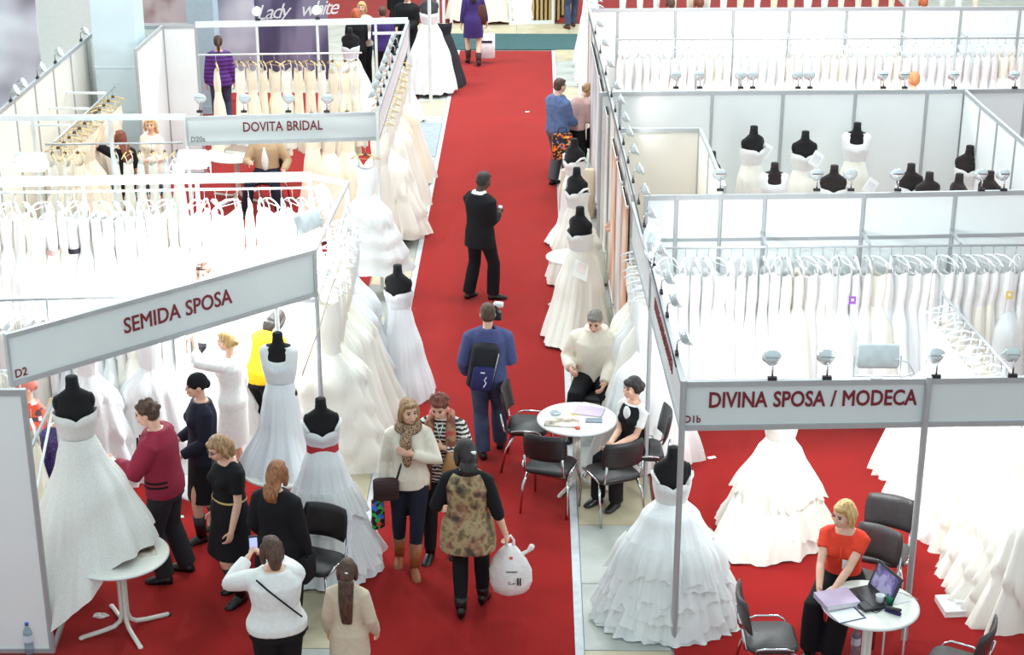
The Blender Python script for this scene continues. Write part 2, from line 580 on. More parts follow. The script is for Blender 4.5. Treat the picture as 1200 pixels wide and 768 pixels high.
# framed side of the lower left booth, beside the front wall
fr = struct(obj('trim_1', None))
post(fr, -4.22, 13.92, 0, 1.97)
beam(fr, (-4.14, 12.82, 0.03), (-4.22, 13.9, 0.03))
beam(fr, (-4.14, 12.82, 1.95), (-4.22, 13.9, 1.95), m_alu, 0.02, 0.03)
beam(fr, (-4.14, 12.84, 1.55), (-4.22, 13.88, 1.93), m_alu_w, 0.02, 0.02)

# ------------------------------------------------------------------ fascia boards with lettering
def fascia(name, label, a, b, z0, z1, words, ends=True, m=None, back=False):
    """a->b as read from left to right on the front face"""
    a, b = V((a[0], a[1], 0)), V((b[0], b[1], 0))
    d = b-a
    L = d.length
    ang = math.atan2(d.y, d.x)
    t = thing(name, label, 'sign', (a.x, a.y, z0), ang)
    h = z1-z0
    MB().box((L/2, 0, h/2), (L-0.03, 0.012, h-0.08)).build('board', m or m_fascia, t)
    MB().box((L/2, 0, h-0.022), (L, 0.045, 0.045)).build('top_rail', m_alu, t)
    MB().box((L/2, 0, 0.022), (L, 0.045, 0.045)).build('bottom_rail', m_alu, t)
    if ends:
        for x in (0.012, L-0.012):
            MB().box((x, 0, h/2), (0.026, 0.048, h)).build('end_rail', m_alu, t)
    for (s, size, x, z, mm, bold, sx) in words:
        M = Matrix.Translation((x, -0.0105, z)) @ Matrix.Rotation(PI/2, 4, 'X') @ Matrix.Diagonal((sx, 1, 1, 1))
        text('lettering', s, size, mm, t, M, bold=bold)
    return t
FA, FB = at(801, 447, 2.5), at(1088, 443, 2.5)
FC = at(1210, 440.8, 2.5)
fascia('sign_board', 'grey fascia board reading DIVINA SPOSA / MODECA in maroon letters', FA, FB, 2.06, 2.5,
       [('DIVINA SPOSA / MODECA', 0.195, 0.21, 0.205, m_letter, 0.004, 0.76), ('D1b', 0.09, 0.015, 0.07, m_letter, 0.001, 0.9)])
fascia('sign_board', 'blank grey fascia board right of the sign reading MODECA', FB, (FC.x+1.2, FC.y+0.05), 2.06, 2.5, [])
sp = struct(obj('trim_2', None))
for p in (FA, FB):
    post(sp, p.x, p.y-0.03, 0, 2.52, r=0.028)
SA = at(742, 237, 2.5)
def lerp(a, b, t):
    return (a[0]+(b[0]-a[0])*t, a[1]+(b[1]-a[1])*t)
s1 = lerp(FA, SA, 0.56)
fascia('sign_board', 'narrow seen-edge-on fascia board above the table with the white sheets', s1, FA, 2.06, 2.5,
       [('DIVINA SPOSA / MODECA', 0.17, 0.45, 0.2, m_letter, 0.003, 0.8)])
fascia('sign_board', 'blank fascia board along the aisle above the man in cream', SA, s1, 2.06, 2.5, [])
post(sp, s1[0], s1[1], 0, 2.5)
SL, SR = at(5, 392, 2.5), at(368, 292, 2.5)
fascia('sign_board', 'slanting grey fascia board reading SEMIDA SPOSA in maroon letters', SL, SR, 2.0, 2.5,
       [('SEMIDA SPOSA', 0.215, 1.17, 0.19, m_letter, 0.003, 0.84), ('D2', 0.11, 0.05, 0.07, m_letter, 0.001, 0.9)])
sp3 = struct(obj('trim_3', None))
post(sp3, SR.x, SR.y+0.02, 0, 2.5)
post(sp3, -2.62, 16.42, 0, 2.25, m_alu_w)
beam(sp3, (-2.62, 16.42, 1.93), (SR.x, SR.y+0.05, 1.93), m_alu_w)
beam(sp3, (-2.62, 16.42, 2.2), (SR.x, SR.y+0.05, 2.2), m_alu_w)
# posts and top rail along the aisle side of that booth
LQ = at(407, 212, 2.5)
post(sp3, LQ.x, LQ.y, 0, 2.5, m_alu_w)
post(sp3, -2.16, 17.3, 0, 2.5, m_alu_w)
beam(sp3, (SR.x, SR.y, 2.47), (LQ.x, LQ.y, 2.47), m_alu_w)
beam(sp3, (SR.x, SR.y, 1.98), (LQ.x, LQ.y, 1.98), m_alu_w)
# rear top rail of the lower left booth, seen as a bright bar
RL, RR = at(-40, 214, 2.5), at(365, 207, 2.5)
beam(sp3, RL, RR, m_alu_w, 0.09, 0.09)
beam(sp3, RR, (LQ.x, LQ.y, 2.47), m_alu_w, 0.05, 0.05)
for k in range(4):
    q = RL.lerp(RR, k/3*0.99+0.005)
    post(sp3, q.x, q.y, 0, 2.5, m_alu_w)

DL, DR = at(217, 137, 2.5), at(442, 131, 2.5)
fascia('sign_board', 'pale fascia board reading DOVITA BRIDAL in maroon letters', DL, DR, 2.12, 2.5,
       [('DOVITA BRIDAL', 0.18, 0.72, 0.165, m_letter, 0.002, 0.78), ('D20a', 0.095, 0.05, 0.05, m_letter_d, 0.0, 0.9)])
DB = at(478, 24, 2.5)
fascia('sign_board', 'pinkish fascia board running back from the DOVITA BRIDAL corner', DR, DB, 2.12, 2.5, [], m=mat('pink_grey_board', (222, 212, 214), 0.5))
sp4 = struct(obj('trim_4', None))
post(sp4, DR.x, DR.y-0.02, 0, 2.5, m_alu_w)
post(sp4, DL.x, DL.y, 0, 2.5, m_alu_w)
DE = at(-30, 138.5, 2.5)
beam(sp4, DE, DL, m_alu_w, 0.05, 0.07)
for xx in (38, 128):
    q = at(xx, 137.5, 2.5)
    post(sp4, q.x, q.y, 0, 2.5, m_alu_w)
# open rear frame of that booth
BL, BR = V((-5.42, 27.38, 2.5)), DB
beam(sp4, BL, BR, m_alu_w, 0.06, 0.09)
for px_ in (302, 372, 440):
    q = BL.lerp(BR, (px_-232)/(478-232.0))
    post(sp4, q.x, q.y, 0, 2.5, m_alu_w)
post(sp4, DB.x, DB.y, 0, 2.5, m_alu_w)
beam(sp4, (BR.x, BR.y, 2.3), (BL.lerp(BR, 0.83).x, BL.lerp(BR, 0.83).y, 2.3), m_alu_w, 0.04, 0.04)

# tall white door frames at the far left of the aisle
sp5 = struct(obj('trim_5', None))
for x, y in ((505, 120), (514, 58), (520.5, 56), (529, 31)):
    q = at(x, y)
    post(sp5, q.x, q.y, 0, 3.0, m_alu_w, r=0.035)
q0, q1 = at(505, 120), at(480, 121)
beam(sp5, (q0.x, q0.y, 0.03), (q1.x, q1.y, 0.03), m_alu_w)
# white frame of the far stand beyond the teal strip
fz = struct(obj('trim_6', None))
f0, f1 = at(598, 29), at(648, 28)
for q in (f0, f1):
    post(fz, q.x, q.y, 0, 2.6, m_alu_w, r=0.04)
beam(fz, (f0.x, f0.y, 0.04), (f1.x, f1.y, 0.04), m_alu_w, 0.05, 0.09)

# ------------------------------------------------------------------ posters
def poster(name, label, a, b, z0, z1, m, cat='poster', script=None):
    a, b = V((a[0], a[1], 0)), V((b[0], b[1], 0))
    d = b-a
    t = thing(name, label, cat, (a.x, a.y, z0), math.atan2(d.y, d.x))
    L = d.length
    MB().box((L/2, 0, (z1-z0)/2), (L, 0.02, z1-z0)).build('print', m, t)
    MB().box((L/2, -0.004, 0.015), (L+0.04, 0.03, 0.03)).build('edge_strip', m_alu_w, t)
    MB().box((L/2, -0.004, z1-z0-0.015), (L+0.04, 0.03, 0.03)).build('edge_strip', m_alu_w, t)
    return t, L
m_po1 = ramp_mat('poster_grey_violet', 'noise', 0.55, [(0.3, (108, 96, 110)), (0.45, (196, 192, 204)), (0.6, (236, 238, 246))], 0.5, const=False, stretch=(1, 1, 1.4))
m_po2 = ramp_mat('poster_dark_violet', 'noise', 1.1, [(0.3, (60, 56, 88)), (0.5, (92, 88, 120)), (0.62, (140, 136, 162))], 0.45, const=False, stretch=(1.6, 1, 0.35))
m_po3 = ramp_mat('poster_pale_violet', 'noise', 0.9, [(0.35, (150, 146, 168)), (0.52, (206, 206, 220)), (0.6, (226, 226, 234))], 0.45, const=False)
m_po4 = ramp_mat('poster_skin_tones', 'noise', 2.0, [(0.35, (150, 120, 116)), (0.48, (196, 184, 182)), (0.6, (214, 206, 204))], 0.5, const=False, stretch=(1, 1, .7))
pb = 32.4
A, B = aty(250, 80, pb), aty(302, 80, pb)
poster('poster', 'pale violet half of a big fashion poster behind the purple striped woman', A, B, 0.4, 4.4, m_po3)
A, B = aty(302, 80, pb), aty(386, 80, pb)
t, L = poster('poster', 'dark violet big poster with white script writing Lady white', A, B, 0.4, 4.4, m_po2)
zs = aty(330, 14, pb).z-0.4
text('lettering', 'Lady white', 0.40, m_clear, t, Matrix.Translation((0.02, -0.02, zs-0.15)) @ Matrix.Rotation(PI/2, 4, 'X') @ Matrix.Rotation(0.08, 4, 'Z'), shear=0.45, spacing=0.8)
A, B = aty(160, 20, 32.9), aty(221, 20, 32.9)
poster('poster', 'greyish portrait poster right of the pale blue column', A, B, aty(190, 29, 32.9).z, 5.4, m_po4)
A, B = aty(-60, 50, 30.5), aty(46, 50, 30.0)
poster('poster', 'huge grey violet poster in the upper left corner', A, B, 0.3, 6.2, m_po1)
# picture strips on the aisle panels of the right booths
m_pic = [ramp_mat('picture_%s' % n, 'noise', 1.6, [(0.3, c0), (0.5, c1), (0.62, c2)], 0.5, const=False, stretch=(1, 1, .5)) for n, c0, c1, c2 in (
    ('rust', (196, 104, 70), (226, 178, 150), (238, 226, 216)), ('rose', (206, 176, 172), (228, 214, 210), (240, 238, 236)), ('grey', (170, 166, 172), (214, 214, 218), (240, 240, 240)))]
for k, (t0, t1, mi, lab) in enumerate(((0.02, 0.09, 0, 'rust coloured picture strip nearest the man in cream on the aisle wall'),
                                       (0.11, 0.19, 1, 'rose picture panel on the aisle wall above the front pale gown'),
                                       (0.21, 0.29, 0, 'rust coloured picture strip behind the middle dark bust of the aisle'),
                                       (0.40, 0.60, 1, 'long rose picture panel on the aisle wall beyond the busts'),
                                       (0.62, 0.84, 2, 'grey picture panel at the far end of the aisle wall'))):
    a = lerp((1.10, 18.25), (0.93, 28.8), t1)
    b = lerp((1.10, 18.25), (0.93, 28.8), t0)
    poster('poster', lab, (a[0]-0.04, a[1]), (b[0]-0.04, b[1]), 0.35, 2.3, m_pic[mi])
o, L = poster('mirror', 'light blue tinted panel on the fitting room side', (2.15, 19.9), (2.17, 18.9), 0.5, 2.35, mat('blue_panel', (150, 178, 220), 0.2))

# ================================================================== LAMPS
def make_lamp():
    t = thing('spot_lamp', '', 'lamp')
    MB().box((0, 0, 0.015), (0.075, 0.03, 0.03)).build('clip', m_lamp_dark, t)
    MB().tube([(0, 0, 0.03), (0, 0.0, 0.12), (0, 0.05, 0.16)], 0.008, 6).build('arm', m_chrome, t, True)
    M = Matrix.Rotation(math.radians(115), 3, 'X')
    h = MB().lathe([(0.02, 0.075), (0.045, 0.06), (0.07, 0.015), (0.082, 0.0), (0.072, 0.0), (0.04, 0.04)], (0, 0.10, 0.165), 16, M).build('lamp_head', m_glass, t, True)
    MB().lathe([(0.002, 0.001), (0.042, 0.004), (0.042, 0.01), (0.002, 0.02)], (0, 0.10, 0.165), 12, M).build('bulb', m_bulb, h, True)
    MB().box((0, 0.02, 0.19), (0.11, 0.012, 0.012)).build('crossbar', m_chrome, t)
    return t
lamp0 = make_lamp()
_first = [True]
def lamp(p, rz, label, group, power=16, size=0.95):
    if _first[0]:
        o = lamp0
        o.location = p
        o.rotation_euler = (0, 0, rz)
        o['label'], o['group'] = label, group
        _first[0] = False
    else:
        o = dup(lamp0, p, rz, label, group)
    if power:
        l = bpy.data.lights.new('lamp_light', 'SPOT')
        l.energy = power
        l.spot_size = 1.9
        l.spot_blend = 0.8
        l.shadow_soft_size = 0.06
        l.color = (1.0, 0.97, 0.93)
        lo = bpy.data.objects.new('lamp_light', l)
        COL.objects.link(lo)
        lo.parent = o
        lo.location = (0, 0.22, 0.12)
        lo.rotation_euler = (math.radians(52), 0, 0)
    return o
g = 'arm lamps on the front sign board of the right booth'
for k, x in enumerate((903, 967, 1095, 1185)):
    p = at(x, 440, 2.5)
    lamp((p.x, FA.y+(p.x-FA.x)*0.045+0.0, 2.5), 0, '%s arm lamp from the left on top of the MODECA sign board' % ordn(k+1), g, 5)
g = 'arm lamps along the aisle side of the right booths'
for k, ty in enumerate((13.6, 14.5, 15.1, 15.9, 16.5, 17.1, 17.9, 18.7, 19.5, 20.3, 21.0, 21.9, 22.7, 24.0, 25.4, 26.8)):
    x = 1.24-(ty-13.03)*0.0205
    lamp((x, ty, 2.5), -PI/2, '%s arm lamp, counted from the near corner, along the right aisle wall top' % ordn(k+1), g, 5)
g = 'arm lamps on the wall behind the right booth rail'
for k, x in enumerate((844, 957, 997, 1052, 1150, 1176)):
    p = at(x, 224, 2.5)
    lamp((p.x, p.y, 2.5), 0, '%s arm lamp from the left on the wall top in front of the dark busts' % ordn(k+1), g, 5)
g = 'arm lamps on the middle right wall'
for k, x in enumerate((792, 820, 868, 882, 935, 949, 1035, 1060, 1118, 1189)):
    p = at(x, 104, 2.5)
    lamp((p.x, p.y, 2.5), 0, '%s arm lamp from the left on the wall top above the dark busts' % ordn(k+1), g, 60)
g = 'arm lamps on the left sign board'
for k, x in enumerate((234, 286, 338, 383)):
    p = at(x, 132, 2.5)
    lamp((p.x, p.y, 2.5), 0, '%s arm lamp from the left on top of the DOVITA BRIDAL board' % ordn(k+1), g, 5)
g = 'arm lamps along the side board of the left booth'
for k in range(8):
    q = DR.lerp(DB, 0.06+0.085*k)
    lamp((q.x-0.02, q.y, 2.5), PI/2, '%s arm lamp, counted from the front, on the pinkish side board' % ordn(k+1), g, 6)
g = 'arm lamps on the upper left wall'
for k, (x, y) in enumerate(((14, 119), (22, 111), (45, 92), (67, 74), (99, 48))):
    p = at(x, y, 2.5)
    lamp((-6.95, p.y, 2.5), -PI/2, '%s arm lamp from the left on the slanting upper left wall top' % ordn(k+1), g, 12)
g = 'lamps on the rear frame by the violet poster'
for k, x in enumerate((304, 373)):
    q = BL.lerp(BR, (x-232)/246.0)
    lamp((q.x, q.y, 2.55), PI, '%s of two lit lamps in front of the violet poster' % ('left' if k == 0 else 'right'), g, 8)

def flood(label, p, rz, glow, power, tilt=0.35, yoke=True):
    t = thing('flood_light', label, 'lamp', p, rz)
    M = Matrix.Rotation(-tilt, 3, 'X')
    MB().rbox((0, 0, 0.2), (0.34, 0.11, 0.20), 0.03, M).build('housing', m_plastic_w, t, True)
    MB().box(V((0, 0, 0.2))+M @ V((0, 0.062, 0)), (0.30, 0.014, 0.17), M=M).build('glass', m_flood if glow else m_glass, t)
    MB().tube([(-0.19, 0, 0.2), (-0.19, 0, 0.02), (0.19, 0, 0.02), (0.19, 0, 0.2)], 0.009, 6).build('yoke', m_plastic_w, t, True)
    MB().box((0, 0, 0.008), (0.1, 0.06, 0.016)).build('foot', m_plastic_w, t)
    MB().tube([(0.12, -0.06, 0.2), (0.24, -0.06, 0.17), (0.30, -0.03, 0.06), (0.2, 0, 0.01)], 0.008, 6).build('cable', m_clear, t, True)
    if power:
        l = bpy.data.lights.new('flood_lamp', 'AREA')
        l.shape = 'RECTANGLE'
        l.size, l.size_y = 0.26, 0.14
        l.energy = power
        l.color = (0.93, 0.98, 1.0)
        lo = bpy.data.objects.new('flood_lamp', l)
        COL.objects.link(lo)
        lo.parent = t
        lo.location = (0, 0.10, 0.165)
        lo.rotation_euler = (PI/2-tilt, 0, 0)
    return t
p = RL.lerp(RR, 0.195)
flood('dazzling lit flood light on the bright rear rail at the far left', (p.x, p.y-0.02, 2.54), PI, True, 85)
p = RL.lerp(RR, 0.66)
flood('dazzling lit flood light on the bright rear rail below the D20a mark', (p.x, p.y-0.02, 2.54), PI, True, 85)
q = at(392, 240, 2.5)
flood('white flood light housing on the aisle rail above the cascading gowns, farther one', (-2.2, q.y-0.35, 2.5), 1.9, True, 45)
q = at(372, 285, 2.5)
flood('white flood light housing at the right end of the SEMIDA SPOSA board', (-2.28, q.y+0.1, 2.5), 1.05, True, 100)
q = at(1025, 440, 2.5)
flood('white flood light housing on top of the MODECA sign board', (q.x, FA.y+0.08, 2.5), 0, True, 40)
q = at(770, 300, 2.5)
flood('white flood light housing on the aisle board above the man in cream', (1.16, q.y, 2.5), -PI/2, True, 30)
p = V((3.6, 18.7, 2.52))
# ================================================================== TABLES AND CHAIRS
def table(label, x, y, r=0.4, h=0.75, rz=0.3):
    t = thing('round_table', label, 'table', (x, y, 0), rz)
    MB().lathe([(r-0.03, h-0.03), (r-0.004, h-0.026), (r, h-0.013), (r-0.004, h-0.002), (r-0.012, h)], n=48).build('tabletop', m_tablew, t, False)
    MB().lathe([(r-0.002, h-0.024), (r+0.004, h-0.02), (r+0.004, h-0.008), (r-0.002, h-0.004)], n=48, cap=False).build('rim', m_alu_w, t, True)
    c = MB()
    for k in range(4):
        a = PI/4+k*PI/2
        u = V((math.cos(a), math.sin(a), 0))
        f = MB()
        f.tube([u*0.024+V((0, 0, h-0.03)), u*0.024+V((0, 0, 0.16)), u*0.045+V((0, 0, 0.09)), u*0.10+V((0, 0, 0.052)), u*0.2+V((0, 0, 0.038)), u*(r*0.92)+V((0, 0, 0.028))], 0.021, 8)
        o = f.build('leg', m_tablew, t, True)
        MB().ell(u*(r*0.93)+V((0, 0, 0.022)), (0.024, 0.024, 0.02)).build('foot_cap', m_lamp_dark if k == 0 else m_tablew, o, True)
    MB().lathe([(0.09, h-0.045), (0.09, h-0.032)], n=16).build('mount_plate', m_alu, t, False)
    return t
T1 = (0.46, 16.13)
T2 = (2.80, 12.46)
T3 = (-3.6, 13.22)
table('round white table with papers between the black chairs in the aisle', *T1, r=0.41)
table('round white table with the laptop beside the woman in orange', *T2, r=0.40, rz=0.1)
table('round white table under the beaded gown, lower left', *T3, r=0.43, rz=-0.25)
T4 = (-2.38, 14.95)
table('round white table under the tall gown, half hidden behind the long dark jacket', *T4, r=0.42)
q = at(667, 300, 0.75)
table('small round white table among the gowns right of the runner', q.x, q.y, r=0.30, h=0.75)
q = at(262, 180, 0.75)
table('round table with papers below the DOVITA BRIDAL board', q.x+0.2, q.y, r=0.5)
T6 = (q.x+0.2, q.y)

def make_chair(label, sm):
    t = thing('stacking_chair', label, 'chair')
    MB().rbox((0, 0.0, 0.455), (0.46, 0.43, 0.06), 0.09).build('seat', sm, t, True)
    M = Matrix.Rotation(math.radians(-100), 3, 'X')
    rings = []
    # curved padded back (local chair faces +y; back at -y)
    nb, nw = 6, 9
    bm = MB()
    fr_, bk = [], []
    for i in range(nb):
        z = 0.60+0.30*i/(nb-1)
        for j in range(nw):
            s = -1+2*j/(nw-1)
            edge = 1-0.10*abs(s)**4*(1 if 0 < i < nb-1 else 1.0)
            hw = 0.225*(1-0.10*(abs(i-(nb-1)/2)/((nb-1)/2))**3)
            y = -0.235-0.06*(z-0.6)/0.3+0.05*s*s
            e = 0.018*(1-0.75*max(abs(s), abs(2*i/(nb-1)-1))**6)+0.003
            fr_.append(V((s*hw, y+e, z)))
            bk.append(V((s*hw, y-e, z)))
    fs = []
    n = nb*nw
    for i in range(nb-1):
        for j in range(nw-1):
            a = i*nw+j
            fs.append((a, a+nw, a+nw+1, a+1))
            fs.append((n+a, n+a+1, n+a+nw+1, n+a+nw))
    per = [j for j in range(nw)]+[i*nw+nw-1 for i in range(1, nb)]+[(nb-1)*nw+j for j in range(nw-2, -1, -1)]+[i*nw for i in range(nb-2, 0, -1)]
    for k in range(len(per)):
        a, b = per[k], per[(k+1) % len(per)]
        fs.append((a, b, n+b, n+a))
    bm.add(fr_+bk, fs)
    bm.build('backrest', sm, t, True)
    for s in (-1, 1):
        MB().tube([(s*0.20, 0.17, 0.43), (s*0.235, 0.22, 0.30), (s*0.24, 0.25, 0.0)], 0.013, 8).build('leg', m_chrome, t, True)
        MB().tube([(s*0.20, -0.12, 0.43), (s*0.235, -0.2, 0.28), (s*0.24, -0.26, 0.0)], 0.013, 8).build('leg', m_chrome, t, True)
        MB().tube([(s*0.19, -0.17, 0.44), (s*0.20, -0.235, 0.47), (s*0.195, -0.265, 0.66)], 0.012, 8).build('back_upright', m_chrome, t, True)
        MB().tube([(s*0.22, -0.16, 0.44), (s*0.255, -0.14, 0.49), (s*0.265, -0.08, 0.505), (s*0.265, 0.10, 0.505), (s*0.255, 0.15, 0.48), (s*0.22, 0.17, 0.44)], 0.010, 8).build('side_loop', m_chrome, t, True)
    MB().tube([(-0.21, 0.15, 0.425), (0.21, 0.15, 0.425)], 0.011, 6).build('crossbar', m_chrome, t, True)
    return t
ch0 = make_chair('black stacking chair nearest the runner, far left of the papers table', m_leather)
def chair(p, rz, label, proto=ch0):
    return dup(proto, (p[0], p[1], 0.014 if (p[0] > 1.24 or p[0] < -2.24 or -1.6 < p[0] < 0.38) else 0.008), rz, label, 'black stacking chairs')
ch0.location = (T1[0]-0.50, T1[1]+0.42, 0.014)
ch0.rotation_euler = (0, 0, -2.05+0.35)
ch0['group'] = 'black stacking chairs'
chair((T1[0]-0.27, T1[1]-0.52), -0.30, 'black stacking chair at the near left of the papers table')
chair((T1[0]+0.34, T1[1]-0.66), 0.42, 'black stacking chair at the near right of the papers table, back turned')
chair((1.12, 15.98), 1.62, 'black stacking chair under the seated woman in the black waistcoat')
chair((0.70, 17.42), 2.9, 'black stacking chair under the seated man in cream')
chair((-1.95, 13.62), 2.75, 'black stacking chair beside the red sashed gown, lower left')
ch1 = make_chair('grey black stacking chair in the lower middle right, left of the woman in orange', m_seat)
ch1.location = (1.98, 12.38, 0.014)
ch1.rotation_euler = (0, 0, -1.55)
ch1['group'] = 'black stacking chairs'
chair((3.40, 11.98), 1.05, 'grey black stacking chair in the lower right corner by the floor folders', ch1)
chair((2.92, 13.28), 2.5, 'grey black stacking chair under the woman in orange', ch1)
chair((3.18, 13.85), 2.75, 'grey black stacking chair standing behind the woman in orange', ch1)
q = at(312, 172, 1.0)
chair((q.x, q.y+0.02), 2.9, 'black chair under the seated man below the DOVITA BRIDAL board')

# beige upholstered cube seat by the runner
q = at(664, 254)
t = thing('cube_armchair', 'beige upholstered cube seat by the runner behind the dark busts', 'chair', (0.66, q.y+0.1, 0), 0.05)
MB().rbox((0, 0.05, 0.21), (0.5, 0.5, 0.40), 0.04).build('seat', c_beige, t, True)
MB().rbox((0, -0.2, 0.4), (0.52, 0.12, 0.78), 0.04).build('backrest', c_beige, t, True)

# ================================================================== GOWNS
def prof_at(prof, t):
    for (a, ra), (b, rb) in zip(prof, prof[1:]):
        if t <= b:
            u = (t-a)/(b-a)
            u = u*u*(3-2*u)*0.5+u*0.5
            return ra+(rb-ra)*u
    return prof[-1][1]
def skirt(mb, prof, z0, z1, n=150, rows=20, pleats=13, amp=0.06, seed=1, tiers=0, tier_d=0.05, frill=0.02, train=None, sy=0.92, hem=None, jag=0.012):
    """cloth surface from waist z0 to hem z1; prof: [(t, radius)]"""
    r_ = random.Random(seed)
    ph = [r_.uniform(0, 6.28) for _ in range(8)]
    p2 = r_.choice((1.63, 2.3, 1.9))
    rings = []
    for i in range(rows+1):
        t = i/rows
        R0 = prof_at(prof, t)
        ring = []
        for j in range(n):
            th = 2*PI*j/n
            tk = min(1, max(0, (t-0.22)/0.4)) if tiers else 0
            u_ = t*tiers+(0.42*math.sin(2*th+ph[7])+0.16*math.sin(5*th+ph[1])+0.08*math.sin(13*th+ph[2]))*min(1, t*2) if tiers else 0
            saw = (u_ % 1.0) if tiers else 0
            w = math.sin(pleats*th+ph[0]+1.3*math.sin(2*th+ph[1]))+0.5*math.sin(pleats*p2*th+ph[2]+math.sin(3*th+ph[3]))
            w2 = math.sin(pleats*3.4*th+ph[5]+2.2*math.sin(3*th+ph[6])+1.5*t*math.sin(4*th))
            r = R0*(1+amp*(0.25+0.75*t)*min(1, t*3)*(w+0.26*w2))
            if tiers:
                r += (tier_d*saw**1.3+frill*saw**2*math.sin(31*th+ph[4]+7*math.floor(u_)+2*math.sin(5*th)))*tk
            x, y = r*math.cos(th), r*math.sin(th)*sy
            if train:
                a, L = train
                k = max(0, math.cos(th-a))**1.5*t**2.6*L
                x += math.cos(a)*k
                y += math.sin(a)*k
            zz1 = z1 if hem is None else hem(th)
            z = z0+(zz1-z0)*t+jag*t*(math.sin(9*th+ph[5])+math.sin(17*th+ph[6]))*(1 if not train else 0.4)
            ring.append(V((x, y, max(z, 0.018) if hem is None else z)))
        rings.append(ring)
    mb.loft(rings, cap=False)
    return mb

def flounce(mb, prof, z0, z1, t0, t1, out, seed, sy=0.92, n=170, rows=6, zmin=0.02):
    r_ = random.Random(seed)
    ph = [r_.uniform(0, 6.28) for _ in range(9)]
    rings = []
    for i in range(rows+1):
        u = i/rows
        ring = []
        for j in range(n):
            th = 2*PI*j/n
            t = t0+(t1-t0)*u*(1+0.16*math.sin(3*th+ph[0])+0.10*math.sin(7*th+ph[1]))
            R = prof_at(prof, min(1, t))*(1+0.03*math.sin(8*th+ph[2]+math.sin(2*th)))+0.012+out*u**1.4
            R += out*u*(0.55*math.sin(23*th+ph[3]+2.5*math.sin(4*th+ph[4]))+0.35*math.sin(41*th+ph[5]+2*math.sin(5*th)))
            z = z0+(z1-z0)*t+u*(0.018*math.sin(13*th+ph[6])+0.010*math.sin(31*th+ph[7]))
            ring.append(V((R*math.cos(th), R*math.sin(th)*sy, max(z, zmin))))
        rings.append(ring)
    return mb.loft(rings, cap=False)

def bodice(mb, z0, z1, wr=(0.125, 0.10), br=(0.165, 0.13), dip=0.03, n=32, rows=7, straps=False, off=0.0):
    rings = []
    for i in range(rows+1):
        t = i/rows
        ring = []
        for j in range(n):
            th = 2*PI*j/n
            k = math.sin(t*PI/2)
            bust = 0.022*math.exp(-((t-0.78)/0.22)**2)*(max(0, math.cos(th-PI/2-0.5))**6+max(0, math.cos(th-PI/2+0.5))**6)
            rx = wr[0]+(br[0]-wr[0])*k+bust+off
            ry = wr[1]+(br[1]-wr[1])*k+bust+off
            top = z1+dip*(max(0, math.cos(2*(th-PI/2))*0.0)+abs(math.sin(th))*0.0+0.5*math.cos(th)**2)-(dip*1.2*math.exp(-((th-PI/2)/0.18)**2))-0.05*max(0, -math.sin(th))
            ring.append(V((rx*math.cos(th), ry*math.sin(th), z0+(top-z0)*t)))
        rings.append(ring)
    mb.loft(rings, cap=False)
    return mb

def form_rings(k=1.0):
    return [(0.86, .150, .115), (0.93, .160, .120), (1.02, .125, .100), (1.08, .122, .097), (1.18, .145, .116), (1.25, .152, .120), (1.32, .152, .104), (1.37, .150, .082), (1.405, .128, .070), (1.425, .096, .062), (1.45, .058, .056), (1.50, .050, .052), (1.545, .049, .050)]
def form_bust(m):
    b = MB()
    rings = []
    for z, rx, ry in form_rings():
        rings.append([V((rx*math.cos(2*PI*k/24), ry*math.sin(2*PI*k/24)+(0.015 if z > 1.4 else 0), z)) for k in range(24)])
    b.loft(rings)
    for s in (-1, 1):
        b.ell((s*0.132, 0.0, 1.335), (0.034, 0.052, 0.065))
    return b.mesh('bust', m)
_bust = {}
def dress_form(label, x, y, rz, z0=0.0, m=None, stand=True, group='black dress forms', scale=1.0, ground=0.014):
    m = m or m_black
    t = thing('dress_form', label, 'mannequin', (x, y, z0), rz, group, scale)
    if m.name not in _bust:
        _bust[m.name] = form_bust(m)
    obj('bust', _bust[m.name], t)
    MB().lathe([(0.049, 1.545), (0.046, 1.556), (0.02, 1.56)], (0, 0.015, 0), 16).build('neck_cap', m, t, True)
    if stand:
        h = 0.86
        zb = (ground-z0)/scale
        MB().tube([(0, 0, zb+0.02), (0, 0, h)], 0.016, 8).build('pole', m_alu, t, True)
        MB().lathe([(0.16, zb), (0.16, zb+0.012), (0.03, zb+0.03)], n=20).build('base', m_lamp_dark, t, True)
    return t

